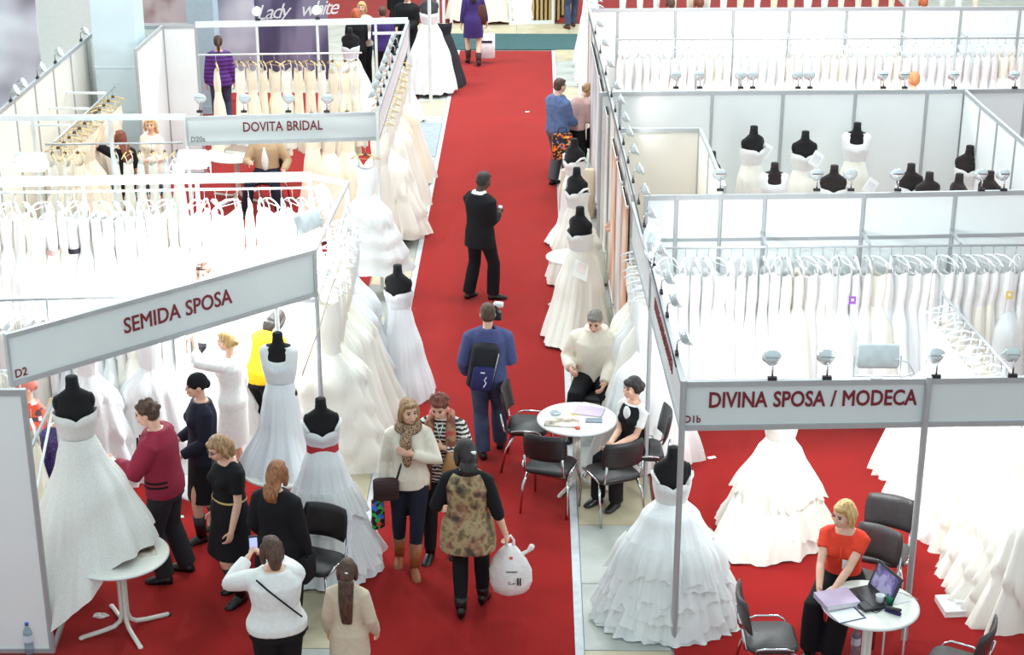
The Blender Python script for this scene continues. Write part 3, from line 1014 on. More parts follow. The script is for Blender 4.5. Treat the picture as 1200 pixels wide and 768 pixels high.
def gown(label, x, y, rz, m, z0=0.0, prof=None, waist=1.06, hemz=0.03, top=1.27, sash=None, bod=None, lace=None, group=None, scale=1.0, name='wedding_gown', straps=None, flounces=0, fm=None, **kw):
    t = thing(name, label, 'gown', (x, y, z0), rz, group, scale)
    bodice(MB(), waist-0.02, top, off=0.008).build('bodice', bod or m, t, True)
    skirt(MB(), prof or [(0, .135), (.1, .2), (1, .5)], waist, hemz, **kw).build('skirt', m, t, True)
    for k in range(flounces):
        t0 = 0.30+0.62*k/flounces
        flounce(MB(), prof, waist, hemz, t0, t0+0.25, 0.035+0.012*k/flounces, 500+k+kw.get('seed', 1)*7, kw.get('sy', 0.92)).build('flounce', fm or m_tulle, t, True)
    if sash:
        MB().loft([[V((rr*math.cos(2*PI*k/32), rr*.82*math.sin(2*PI*k/32), z)) for k in range(32)] for z, rr in ((waist-0.035, .150), (waist, .146), (waist+0.04, .148))], cap=False).build('sash', sash, t, True)
    if lace:
        b = MB()
        rings = []
        for z, rx, ry in ((1.22, .172, .136), (1.30, .182, .132), (1.365, .190, .100), (1.405, .165, .085), (1.42, .12, .078)):
            rings.append([V((rx*math.cos(2*PI*k/28), ry*math.sin(2*PI*k/28), z-(0.09 if abs(k-7) < 3 else 0)*(z-1.22)/0.2)) for k in range(28)])
        b.loft(rings, cap=False)
        b.build('lace_yoke', lace, t, True)
    if straps:
        for s in (-1, 1):
            MB().tube([(s*0.125, 0.10, top), (s*0.168, 0.05, top+.06), (s*0.172, -0.02, top+.06), (s*0.13, -0.10, top-0.04)], 0.017, 8).build('strap', straps, t, True)
    return t

BALL = [(0, .135), (.12, .26), (.45, .46), (1, .60)]
ALINE = [(0, .13), (.15, .2), (.5, .34), (1, .52)]
SLIM = [(0, .13), (.2, .185), (.5, .2), (.7, .24), (1, .42)]
MERM = [(0, .13), (.2, .185), (.48, .18), (.62, .30), (1, .48)]

# --- lower right: tiered tulle gown in front of the sign post
gp = (1.22, 13.50)
dress_form('black bust of the big layered tulle gown in front of the sign post', gp[0], gp[1], PI, 0.13, scale=1.0)
gown('big layered white tulle gown on a black bust in front of the sign post', gp[0], gp[1], PI, m_white, 0.0, [(0, .135), (.12, .26), (.45, .46), (1, .62)], 1.05+.12, 0.02, 1.25+.12, scale=1.0, flounces=6, pleats=9, amp=0.05, seed=5, n=180, rows=34, sy=0.80, lace=None, bod=m_lace, straps=m_lace)
# --- gown on form inside the right booth (top hidden by sign)
gp = (2.38, 15.02)
dress_form('black bust of the ivory ball gown below the word SPOSA on the front sign', gp[0], gp[1], PI-0.2, 0.03)
gown('ivory tulle ball gown standing alone on the red carpet below the DIVINA sign', gp[0], gp[1], PI-0.2, m_ivory, 0, [(0, .135), (.12, .22), (.45, .38), (1, .54)], flounces=2, fm=m_tulle_i, pleats=11, amp=0.05, seed=9, bod=m_ivory, train=(PI*0.35, 0.25))
# --- left of runner
gp = (-1.53, 18.42)
dress_form('black bust of the plain white strapless gown on the left edge of the runner', gp[0], gp[1], PI-0.35, 0.05)
gown('plain white strapless gown on a black bust at the left edge of the runner', gp[0], gp[1], PI-0.35, m_cool, 0, [(0, .13), (.15, .17), (.5, .27), (1, .40)], 1.10, 0.02, 1.30, pleats=12, amp=0.045, seed=3, sy=0.95)
gp = (-1.93, 14.34)
dress_form('black bust of the red sashed white gown beside the lower left chair', gp[0], gp[1], PI+0.15, 0.20, scale=1.0)
gown('white gown with a red sash on a black bust beside the lower left chair', gp[0], gp[1], PI+0.15, m_cool, 0.0, ALINE, 1.08+.19, 0.02, 1.27+.19, sash=m_red_sash, lace=None, scale=1.0, flounces=2, pleats=11, amp=0.05, seed=12, straps=m_lace)
gp = (-2.40, 15.05)
dress_form('black bust with lace shoulders of the tall gown below the SPOSA board', gp[0], gp[1], PI-0.1, 0.56, ground=0.751)
gown('tall slim white gown with lace cap shoulders below the SEMIDA SPOSA board', gp[0], gp[1], PI-0.1, m_cool, 0.56, [(0, .13), (.2, .175), (.5, .22), (1, .44)], 1.06, -0.5, 1.27, pleats=9, amp=0.04, seed=21, lace=m_lace, hem=lambda th: 0.16-0.55*max(0, -math.cos(th-0.6)), sy=1.0, bod=m_cool)
gp = (-3.90, 13.36)
dress_form('large black bust of the beaded gown standing on the lower left table', gp[0], gp[1], PI+0.3, 0.70, scale=1.08, ground=0.751)
def big_hem(th):
    c = math.cos(th-PI-0.55)      # hangs down on the booth-wall side, rests on the table on the other
    return 0.10-0.62*max(0, -c)**0.8 if c < 0 else 0.10+0.02*c
gown('big beaded white gown draped over the lower left table', gp[0], gp[1], PI+0.3, m_bead, 0.68, [(0, .135), (.15, .19), (.5, .36), (1, .55)], 1.06, 0.1, 1.27, scale=1.08, pleats=8, amp=0.055, seed=30, hem=lambda th: 0.13-0.66*max(0, math.cos(th-0.45))**1.2, bod=m_bead, n=160, rows=26, train=(0.45, 0.10))
# --- three gowns right of the runner
for k, (bx, by, h, lab, mm, pr, sc) in enumerate(((695, 248, 1.62, 'nearest', m_ivory, [(0, .13), (.12, .19), (.45, .30), (1, .42)], 1.05), (686, 199, 1.62, 'middle', m_ivory, [(0, .13), (.15, .18), (.5, .28), (1, .38)], 1.03), (686, 163, 1.60, 'farthest', m_white, SLIM, 1.0))):
    q = at(bx, by, h)
    xx = min(q.x, 0.59)
    dress_form('%s of the three black busts right of the runner' % lab, xx, q.y, PI*0.75, 0.05, scale=sc)
    gown('%s of the three pale gowns on black busts right of the runner' % lab, xx, q.y, PI*0.75, mm, 0.02, pr, scale=sc, pleats=11, amp=0.06, seed=40+k, bod=m_lace, tiers=(0, 2, 0)[k], train=(PI*0.62, 0.30) if k == 0 else None, straps=m_lace if k else None)
    if k == 0:
        c = MB().box((0, 0, 0), (0.20, 0.006, 0.27)).build('price_card', m_paper, loc=(xx-0.0, q.y-0.32, 0.96), rot=(-0.9, 0.5, 0.2))
        tag(c, 'white card with a picture lying on the nearest pale gown by the runner', 'card')
        MB().box((0, -0.005, 0.03), (0.12, 0.003, 0.14)).build('picture', m_pic[1], c)
# --- busts of the upper right booth
def booth_form(bx, by, h, lab, rz, m, gm, sc=1.0, pr=SLIM, lace=None, bare=False, seed=1, z0=0.0, glab=None):
    q = at(bx, by, h)
    dress_form(lab, q.x, q.y, rz, h-1.56*sc, m, scale=sc, stand=True)
    if not bare:
        gown(glab, q.x, q.y, rz, gm, h-1.56*sc, pr, scale=sc, pleats=10, amp=0.05, seed=seed, lace=lace, bod=m_lace)
S = 'dark bust in the upper right booth'
booth_form(883, 147, 2.16, 'one-shouldered '+S+', left of the tall row', PI+0.5, m_black, m_ivory, 1.05, seed=61, glab='ivory beaded gown of the leftmost tall bust in the upper right booth')
booth_form(944, 153, 2.12, 'wide strapless '+S+', middle of the tall row', PI, m_black, m_ivory, 1.05, seed=62, glab='ivory strapless gown of the middle tall bust in the upper right booth')
booth_form(1005, 143, 2.18, 'tall '+S+' under a lace top', PI-0.1, m_black, m_ivory, 1.05, seed=63, lace=m_lace, glab='ivory lace topped gown of the tallest bust in the upper right booth')
booth_form(1137, 170, 1.92, 'big '+S+' by the slanting side wall', PI-0.2, m_dbrown, m_ivory, 1.08, pr=[(0, .13), (.2, .17), (1, .22)], seed=64, glab='ivory gown of the bust by the slanting side wall, upper right')
booth_form(836, 177, 1.85, S+' peeping out beside the fitting room', PI*0.62, m_dbrown, m_white, seed=65, glab='white gown of the bust beside the fitting room')
booth_form(908, 190, 2.0, 'low '+S+' under white lace, between two tall ones', PI, m_dbrown, m_white, seed=66, lace=m_lace, glab='white lace cap sleeved gown low between the two left tall busts')
booth_form(978, 193, 2.05, 'low wide '+S+' below the lace topped one', PI-0.1, m_dbrown, m_ivory, 1.03, seed=67, glab='ivory strapless gown of the low bust below the lace topped one')
booth_form(1068, 191, 2.05, 'low '+S+', left of the central pair', PI, m_dbrown, m_ivory, 1.03, seed=68, glab='ivory gown of the left bust of the low central pair')
booth_form(1089, 201, 2.08, 'bare '+S+', right of the central pair', PI+0.3, m_dbrown, m_ivory, bare=True)
booth_form(1126, 203, 2.08, 'narrow bare '+S+' below the big one', PI*0.6, m_dbrown, m_ivory, bare=True)
booth_form(1162, 200, 2.06, S+' nearest the right picture edge', PI*0.7, m_dbrown, m_ivory, bare=True)
for k, (cx, cy, cw) in enumerate(((894, 175, 'leftmost'), (953, 185, 'middle'), (1016, 212, 'rightmost'))):
    q = at(cx, cy, 1.75)
    c = MB().box((0, 0, 0), (0.15, 0.006, 0.2)).build('price_card', m_paper, loc=(q.x, q.y-0.25, 1.8 if k < 2 else 1.75), rot=(-0.3, 0.6, 0))
    tag(c, '%s white picture card on the gowns of the upper right booth' % cw, 'card')
    MB().box((0, -0.005, 0.0), (0.1, 0.003, 0.1)).build('picture', m_pic[2], c)
# --- far left beyond the left booth
q = at(505, 109)
dress_form('grey full bust with a tiara at the far left of the aisle', q.x, q.y-0.05, PI, 0.25, mat('grey_form', (58, 56, 62), 0.6), scale=1.1)
gown('white ball gown at the far left of the aisle by the white posts', q.x, q.y-0.05, PI, m_white, 0.06, [(0, .135), (.15, .22), (.5, .36), (1, .46)], 1.08+.12, 0.02, 1.27+.12, scale=1.1, pleats=12, amp=0.05, seed=71)
q2 = at(521, 106)
gown('dark grey veil gown behind the far white ball gown', q2.x-0.02, q2.y+0.35, PI, c_charcoal, 0.0, [(0, .135), (.15, .2), (.5, .3), (1, .42)], pleats=8, seed=72)
for k, (x, y, lab, mm) in enumerate(((410, 33, 'white strapless gown on a dark bust behind the left booth rear frame', m_cool), (462, 40, 'pale lilac white gown right of the shopper in purple, top left', m_cool))):
    q = at(x, y, 1.6)
    dress_form('dark bust of the %s gown behind the left booth rear frame' % ('left' if k == 0 else 'right'), q.x, q.y, PI, 0.05)
    gown(lab, q.x, q.y, PI, mm, 0, ALINE, pleats=10, seed=80+k)

# ------------------------------------------------------------------ gowns on hangers
def hanger_mesh(m):
    b = MB()
    b.tube([(0, 0, -0.10), (0, 0, -0.03), (0, 0.015, 0.005), (0, 0.0, 0.02), (0, -0.018, 0.004)], 0.004, 5)
    return b.mesh('hook', m_chrome), MB().tube([(0, -0.20, -0.17), (0, -0.12, -0.125), (0, 0, -0.10), (0, 0.12, -0.125), (0, 0.20, -0.17)], [0.008, 0.009, 0.011, 0.009, 0.008], 6).tube([(0, -0.2, -0.165), (0, 0.2, -0.165)], 0.004, 5).mesh('hanger', m)
HANG = {'w': hanger_mesh(m_clear), 'g': hanger_mesh(m_gold)}
_knob = MB().box((0, 0, -0.105), (0.035, 0.05, 0.035)).mesh('knob', m_goldk, False)
def hang_meshes(m, L, a, b, seed, pleats=7, bod=None, tiers=0, top=-0.27, flat=0.03):
    L -= 0.08
    """thin at the hanger, opening to half-thickness a (along rail) and half-width b (across rail)"""
    r_ = random.Random(seed)
    ph = [r_.uniform(0, 6.28) for _ in range(6)]
    n, rows = (30, 16) if b < .5 else (64, 26)
    tw = r_.uniform(0.24, 0.30)
    pr_a = [(0, flat*1.5), (tw*.5, flat*2.1), (tw, flat*1.8), (tw+.15, a*0.6), (1, a)]
    pr_b = [(0, .125), (tw*.5, .135), (tw, .100), (tw+.15, b*0.55), (1, b)]
    rings = []
    for i in range(rows+1):
        t = i/rows
        ra, rb = prof_at(pr_a, t), prof_at(pr_b, t)
        saw = ((t*tiers) % 1.0 if t < 1 else 1) if tiers and t > tw else 0
        ring = []
        for j in range(n):
            th = 2*PI*j/n
            w = math.sin(pleats*th+ph[0]+math.sin(2*th+ph[1]))+0.5*math.sin(pleats*1.7*th+ph[2])
            u_ = t*tiers+0.35*math.sin(2*th+ph[5])+0.15*math.sin(5*th+ph[2])+0.1*math.sin(9*th+ph[1]) if tiers else 0
            saw = (u_ % 1.0) if tiers and t > tw else 0
            k = 1+0.10*t*w+(0.08 if b < .5 else 0.13)*saw+0.03*saw*math.sin(17*th+ph[4])
            dz = 0.03*math.cos(th*2)*(1-t)**3
            ring.append(V((ra*k*math.cos(th)+0.03*t*math.sin(4*t+ph[4]), rb*k*math.sin(th), top-(L)*t-dz+0.02*t*math.sin(5*th+ph[3]))))
        rings.append(ring)
    cut = max(2, round(tw*rows))
    up = MB().loft(rings[:cut+1], cap=False)
    for s_ in (-1, 1):
        up.tube([(0, s_*0.105, -0.125), (flat, s_*0.10, -0.2), (flat*1.2, s_*0.095, top-0.01)], 0.009, 5)
    return up.mesh('bodice', bod or m), MB().loft(rings[cut:], cap=False).mesh('skirt', m)
HG = {}
def hang_proto(key, *a, **k):
    HG[key] = hang_meshes(*a, **k)
for s in range(4):
    hang_proto('slim%d' % s, (m_white, m_ivory, m_white, m_cool)[s], 1.55+0.05*s, 0.10+0.02*s, 0.22+0.03*s, 100+s, bod=m_lace if s % 2 else None)
    hang_proto('full%d' % s, (m_white, m_ivory, m_ivory, m_white)[s], 1.55, 0.20+0.02*s, 0.36+0.03*s, 110+s, tiers=(0, 3, 0, 4)[s])
    hang_proto('cream%d' % s, (m_creamt, m_ivory, m_creamt, m_creamt)[s], 1.5, 0.10+0.02*s, 0.20+0.03*s, 120+s)
    hang_proto('ball%d' % s, (m_ivory, m_white, m_ivory, m_ivory)[s], 1.78, 0.32, 0.50+0.04*s, 130+s, tiers=(5, 4, 6, 0)[s], pleats=9)
    hang_proto('ballc%d' % s, (m_creamt, m_ivory, m_ivory, m_white)[s], 1.75, 0.28, 0.46+0.04*s, 140+s, tiers=(0, 0, 3, 0)[s], pleats=10)
HG['merm'] = hang_meshes(m_white, 1.52, 0.30, 0.52, 160, tiers=6)
HCOUNT = [0]
def hang(key, p, rz, label, group, hg='w', scale=1.0):
    t = thing('hanging_gown', label, 'gown', p, rz, group, scale)
    hook, hm = HANG[hg]
    h = obj('hanger', hm, t)
    obj('hook', hook, h)
    if hg == 'g':
        obj('knob', _knob, h)
    obj('bodice', HG[key][0], t)
    obj('skirt', HG[key][1], t)
    return t
def rail(label, a, b, m=None, r=0.014, posts=(), brackets=None, z0=0.014):
    t = thing('clothes_rail', label, 'rail', (0, 0, 0))
    MB().tube([a, b], r, 8).build('bar', m or m_alu_w, t, True)
    a, b = V(a), V(b)
    for k in posts:
        q = a.lerp(b, k)
        MB().tube([(q.x, q.y, z0), (q.x, q.y, q.z+0.02)], 0.016, 8).build('upright', m_alu, t, True)
        if brackets:
            d = V(brackets)
            MB().box(q+d/2+V((0, 0, 0.02)), (abs(d.x)+0.03, abs(d.y)+0.03, 0.03)).build('bracket', m_alu, t)
    return t
def rail_gowns(a, b, n, keys, rz, where, group, hg='w', jit=0.25, drop=0.0, sc=(0.95, 1.05), first='left', seed=1, skip=(), belts={}):
    r_ = random.Random(seed)
    a, b = V(a), V(b)
    for k in range(n):
        if k in skip:
            continue
        q = a.lerp(b, (k+0.5)/n)
        key = keys[r_.randrange(len(keys))]
        col = {'slim': 'slim', 'full': 'full-skirted', 'crea': 'cream', 'ball': 'billowing'}[key[:4]]
        hg_ = hang(key, (q.x, q.y, q.z-0.022-drop), rz+r_.uniform(-jit, jit), '%s hanging gown, %s from the %s on %s' % (col, ordn(k+1), first, where), group, hg, r_.uniform(*sc))
        if k in belts:
            MB().loft([[V((.085*math.cos(2*PI*i/24), .122*math.sin(2*PI*i/24), z)) for i in range(24)] for z in (-.69, -.63)], cap=False).build('belt', belts[k], hg_, True)

SL_, FU_, CR_ = ['slim%d' % i for i in range(4)], ['full%d' % i for i in range(4)], ['cream%d' % i for i in range(4)]
BA_, BC_ = ['ball%d' % i for i in range(4)], ['ballc%d' % i for i in range(4)]
# right booth, rear rail
a, b = aty(770, 291, 17.75), aty(1225, 287, 17.95)
rail('long rail of white gowns at the rear of the right booth', a, b, m_alu, posts=(0.28, 0.545, 0.78), brackets=(0, 0.45, 0))
rail_gowns(a, b, 34, SL_+SL_+FU_, 0, 'the right booth rear rail', 'gowns on the right booth rear rail', seed=2, jit=0.7)
# right booth, rail along the right side
a, b = at(1102, 342, 1.95), at(1200, 452, 1.95)
b = a+(b-a)*1.35
rail('slanting rail of billowing gowns on the right side of the right booth', a, b, m_alu, posts=(0.02, 0.6, 0.98))
rail_gowns(a, b, 15, BA_+BC_, PI/2+0.15, 'the right booth side rail', 'billowing gowns on the right side rail', seed=3, jit=0.2, first='far end', sc=(0.98, 1.08))
# aisle side of the right booth
a, b = V((1.16, 18.1, 2.05)), V((1.19, 16.5, 2.05))
rail('short rail of pale gowns behind the seated man in cream', a, b, m_alu)
rail_gowns(a, b, 7, ['slim1', 'ballc3', 'slim0', 'full2', 'ballc1'], PI/2, 'the rail behind the seated man', 'gowns behind the seated man', seed=5, first='far end')
# left booth, rear rail under the bright bar
a, b = RL+V((0, -0.1, -0.1)), RR+V((0.1, -0.1, -0.1))
rail('white rail under the bright rear bar of the lower left booth', a, b, m_alu_w)
rail_gowns(a, b, 32, SL_+FU_+['ballc3', 'full3', 'ball1'], 0, 'the bright left rear rail', 'gowns on the bright left rear rail', seed=6, jit=0.7, first='left', belts={9: c_charcoal, 7: c_pink})
# left booth, second rail inside
a, b = aty(-20, 353, 16.7), aty(214, 346, 16.7)
rail('thin grey rail of white gowns inside the lower left booth', a, b, m_alu, posts=(0.32, 0.8))
rail_gowns(a, b, 17, SL_+FU_, 0, 'the thin grey left rail', 'gowns on the thin grey rail', seed=7, jit=0.4, belts={4: m_red_sash})
for k, (x, y, key, lab) in enumerate(((-4.55, 16.2, 'ball1', 'left of three billowing white gowns under the SEMIDA SPOSA board'), (-3.95, 16.35, 'ballc3', 'middle of three billowing white gowns under the SEMIDA SPOSA board'), (-3.35, 16.9, 'ball1', 'right of three billowing white gowns under the SEMIDA SPOSA board'))):
    hang(key, (x, y, 1.9), PI/2+0.2*k-0.1, lab, None, 'w', 0.98)
# gowns cascading along the aisle side of the lower left booth
a, b = V((-2.12, 18.7, 2.22)), V((-2.12, 16.55, 2.12))
rail('aisle side rail of cascading tulle gowns, lower left booth', a, b, m_alu_w)
rail_gowns(a, b, 9, BA_+['ball0', 'ball2', 'ballc1'], PI/2-0.15, 'the lower left aisle rail', 'cascading tulle gowns by the runner', seed=8, first='far end', jit=0.12, sc=(1.05, 1.18))
a, b = V((-2.3, 16.1, 2.2)), V((-2.62, 15.7, 2.1))
# left upper booth, rear rail
a, b = aty(232, 64.5, 26.4), aty(424, 62, 26.4)
rail('white rail with gold hangers in front of the violet poster', a, b, m_alu_w)
rail_gowns(a, b, 14, CR_, 0, 'the rail by the violet poster', 'cream gowns by the violet poster', 'g', seed=9, jit=1.1, sc=(0.85, 1.0), skip=(0, 2))
# left upper booth, slanting rail
a, b = at(64, 166, 1.95), at(134, 102, 1.95)
rail('slanting rail with gold hangers along the upper left wall', a, b, m_alu)
rail_gowns(a, b, 12, CR_+['ballc0'], PI/2+0.15, 'the slanting gold hanger rail', 'cream gowns on the slanting rail', 'g', seed=10, jit=0.2, first='near end', sc=(0.9, 1.0))
for k in range(3):
    q = a.lerp(b, 0.25+0.3*k)
    beam(wl, (q.x, q.y, 1.97), (-6.96, q.y, 1.97), m_alu_w, 0.03, 0.03, 'bracket')
# left upper booth, front rail above the bright bar
a, b = aty(53, 169.5, 21.9), aty(214, 167.5, 21.9)
rail('thin rail with gold hangers below the blank upper left top rail', a, b, m_alu)
rail_gowns(a, b, 11, ['cream0', 'cream1', 'slim1'], 0, 'the thin gold hanger rail', 'gowns on the thin gold hanger rail', 'g', seed=11, jit=0.6, sc=(0.85, 0.95), skip=(3, 4))
# left upper booth, aisle side
a, b = V((-2.16, 23.3, 2.08)), V((-2.16, 27.4, 2.08))
rail('aisle side rail of cream gowns, upper left booth', a, b, m_alu_w)
rail_gowns(a, b, 11, ['ballc0', 'ballc1', 'ballc2', 'cream1', 'full2'], PI/2, 'the upper left aisle rail', 'cream gowns beside the runner', 'g', seed=12, first='near end', jit=0.15, sc=(0.98, 1.08))
for k, (x, y, z, key, rz, lab, hg, sc) in enumerate(((428, 172, 2.05, 'merm', -0.1+PI/2, 'white mermaid gown with layered hem on a gold hanger, beside the runner', 'g', 1.0),)):
    q = at(x, y, z)
    hang(key, (q.x, q.y, z), rz, lab, 'gowns at the near end', hg, sc)
for k, (x, y, key, lab) in enumerate(((352, 150, 'cream2', 'cream column gown left of the hanging gold hanger, below the DOVITA board'), (372, 150, 'ballc0', 'blush gown with ruffled hem below the DOVITA BRIDAL board'), (396, 148, 'ballc0', 'blush gown with ruffled hem right of its twin, below the DOVITA BRIDAL board'))):
    q = at(x, y, 2.0)
    hang(key, (q.x, q.y+1.2, 2.0), 0.8 if k else 1.4, lab, None, 'g', 1.0)
# right, far row
a, b = aty(722, 46.5, 28.3), aty(1205, 44.5, 28.5)
rail('long rail of white gowns on the far right wall', a, b, m_alu, posts=(0.14, 0.28, 0.42, 0.56, 0.7, 0.85), brackets=(0, 0.4, 0))
rail_gowns(a, b, 46, SL_+FU_, 0, 'the far right wall rail', 'gowns on the far right rail', seed=13, jit=0.5)
# beyond the far right wall
a, b = V((1.6, 34.4, 2.1)), V((9.0, 34.6, 2.1))
rail('rail of pale gowns at the very top right, beyond the far wall', a, b, m_alu)
rail_gowns(a, b, 22, SL_+CR_, 0, 'the topmost right rail', 'gowns on the topmost right rail', seed=14, jit=0.5)
# beyond the teal strip
for k, (x, y, key, lab) in enumerate(((546, 25, 'ballc0', 'beige gown hanging beyond the teal strip behind the woman in purple'), (577, 27, 'ballc0', 'beige gown hanging beyond the teal strip, right of the woman in purple'), (594, 16, 'ballc3', 'white gown hanging beyond the teal strip, left of the white frame'),
                                      (612, 24, 'ball1', 'white full gown hanging inside the far white frame'))):
    q = at(x, y)
    hang(key, (q.x, q.y, 2.02), PI/2, lab, 'gowns of the far stand', 'w', 1.0)
m_blackgold = ramp_mat('black_gold_stripes', 'wave', 3.2, [(0, (30, 28, 32)), (0.5, (196, 158, 88))], bands='Y', distort=0.6)
HG['bg'] = hang_meshes(m_blackgold, 1.75, 0.2, 0.34, 150)
for k, (x, y, lab) in enumerate(((637, 26, 'black and gold striped gown at the right of the far white frame'), (652, 20, 'black and gold striped gown just outside the far white frame'))):
    q = at(x, y)
    hang('bg', (q.x, q.y, 2.0), PI/2, lab, 'striped gowns', 'w', 1.0)
a, b = at(540, 20), at(665, 20)
rail('rail of the far stand beyond the teal strip', (a.x, a.y-0.05, 2.03), (b.x, a.y-0.05, 2.03), m_alu_w)
# gowns along the aisle wall of the far right booth
a, b = V((1.12, 29.2, 2.0)), V((1.12, 36.2, 2.0))
rail('aisle side rail of white gowns far up on the right', a, b, m_alu_w)
rail_gowns(a, b, 12, SL_, PI/2, 'the far right aisle rail', 'gowns far up the right side', seed=15, first='near end', jit=0.15, sc=(0.95, 1.0))
hang('cream0', (-4.36, 13.62, 1.93), 0.4, 'narrow cream gown hanging between the left wall and the beaded gown', None, 'w', 1.0)
hang('ballc1', (-4.75, 14.35, 2.1), 0.9, 'ivory gown hanging behind the left frame by the red headscarf', None, 'w', 1.0)
for x, y, yy, c_, lab in ((999, 352, 17.45, (150, 90, 190), 'small violet tag on a white gown of the right booth rear rail'), (1183, 346, 17.5, (226, 196, 110), 'small yellow tag on a gown at the right end of the right booth rear rail')):
    q = aty(x, y, yy)
    o = tag(MB().box((0, 0, 0), (.075, .006, .09)).build('price_tag', mat('tag_'+lab.split()[1], c_, .5), loc=q), lab, 'tag')
    MB().box((0, -.005, .005), (.03, .003, .03)).build('tag_window', m_paper, o)
# soft heap of white tulle on the carpet by the woman in the black dress
def heap(label, x, y, rx, ry, h, seed, m):
    r_ = random.Random(seed)
    ph = [r_.uniform(0, 6.28) for _ in range(6)]
    b = MB()
    rings = []
    n = 40
    for i in range(9):
        t = i/8
        rings.append([V((rx*(1-t**1.6*0.97)*(1+0.12*math.sin(5*a+ph[0])+0.06*math.sin(11*a+ph[1]))*math.cos(a), ry*(1-t**1.6*0.97)*(1+0.12*math.sin(4*a+ph[2]))*math.sin(a), 0.016+h*math.sin(t*PI/2)*(0.75+0.25*math.sin(3*a+ph[3]+4*t)))) for a in [2*PI*k/n for k in range(n)]])
    b.loft(rings)
    return tag(b.build('tulle_train', m, loc=(x, y, 0), smooth=True), label, 'fabric')
q = at(238, 575)
heap('heap of white tulle train on the red carpet behind the woman in the black dress', q.x, q.y, 0.34, 0.26, 0.14, 3, m_white)
q = at(215, 480)
heap('cream train of tulle on the floor behind the woman in the dark cap', q.x-0.2, q.y, 0.6, 0.3, 0.35, 4, m_ivory)
# ribbon strip on the aisle side of the lower left booth
rb = MB()
pts = [at(408, 266, 2.2), at(399, 306, 2.12), at(386, 345, 1.98), at(374, 385, 1.82), at(354, 440, 1.62)]
rings = [[p+V((0, 0.0, 0.022)), p+V((0.006, 0, 0)), p-V((0, 0.0, 0.022)), p-V((0.006, 0, 0))] for p in pts]
rb.loft(rings)
tag(rb.build('ribbon', mat('beige_ribbon', (196, 180, 162), 0.7), smooth=True), 'long beige ribbon slung from post to post across the cascading gowns', 'ribbon')
# yellow-white measuring pole in the lower left booth
# ================================================================== PEOPLE
def ik(a, b, l1, l2, pole):
    d = b-a
    L = min(d.length, (l1+l2)*0.995)
    d.normalize()
    b = a+d*L
    x = (l1*l1-l2*l2+L*L)/(2*L)
    h = math.sqrt(max(l1*l1-x*x, 0))
    p = pole-d*pole.dot(d)
    if p.length < 1e-5:
        p = d.orthogonal()
    p.normalize()
    return a+d*x+p*h, b
TORSO = {'m': [(0.80, .10, .09, 0), (0.86, .155, .115, 0), (0.93, .168, .120, 0), (1.02, .152, .112, 0), (1.12, .152, .112, 0), (1.24, .166, .122, 0), (1.32, .172, .118, 0), (1.385, .142, .092, -.005), (1.44, .086, .072, -.01)],
         'f': [(0.80, .10, .09, 0), (0.86, .165, .120, 0), (0.93, .172, .122, 0), (1.02, .138, .104, 0), (1.10, .128, .098, 0), (1.22, .143, .112, .005), (1.30, .150, .110, 0), (1.37, .122, .086, -.005), (1.43, .074, .064, -.01)]}

def Rx(a): return Matrix.Rotation(math.radians(a), 4, 'X')
def Ry(a): return Matrix.Rotation(math.radians(a), 4, 'Y')
def Rz(a): return Matrix.Rotation(math.radians(a), 4, 'Z')
def Tr(*p): return Matrix.Translation(V(p))

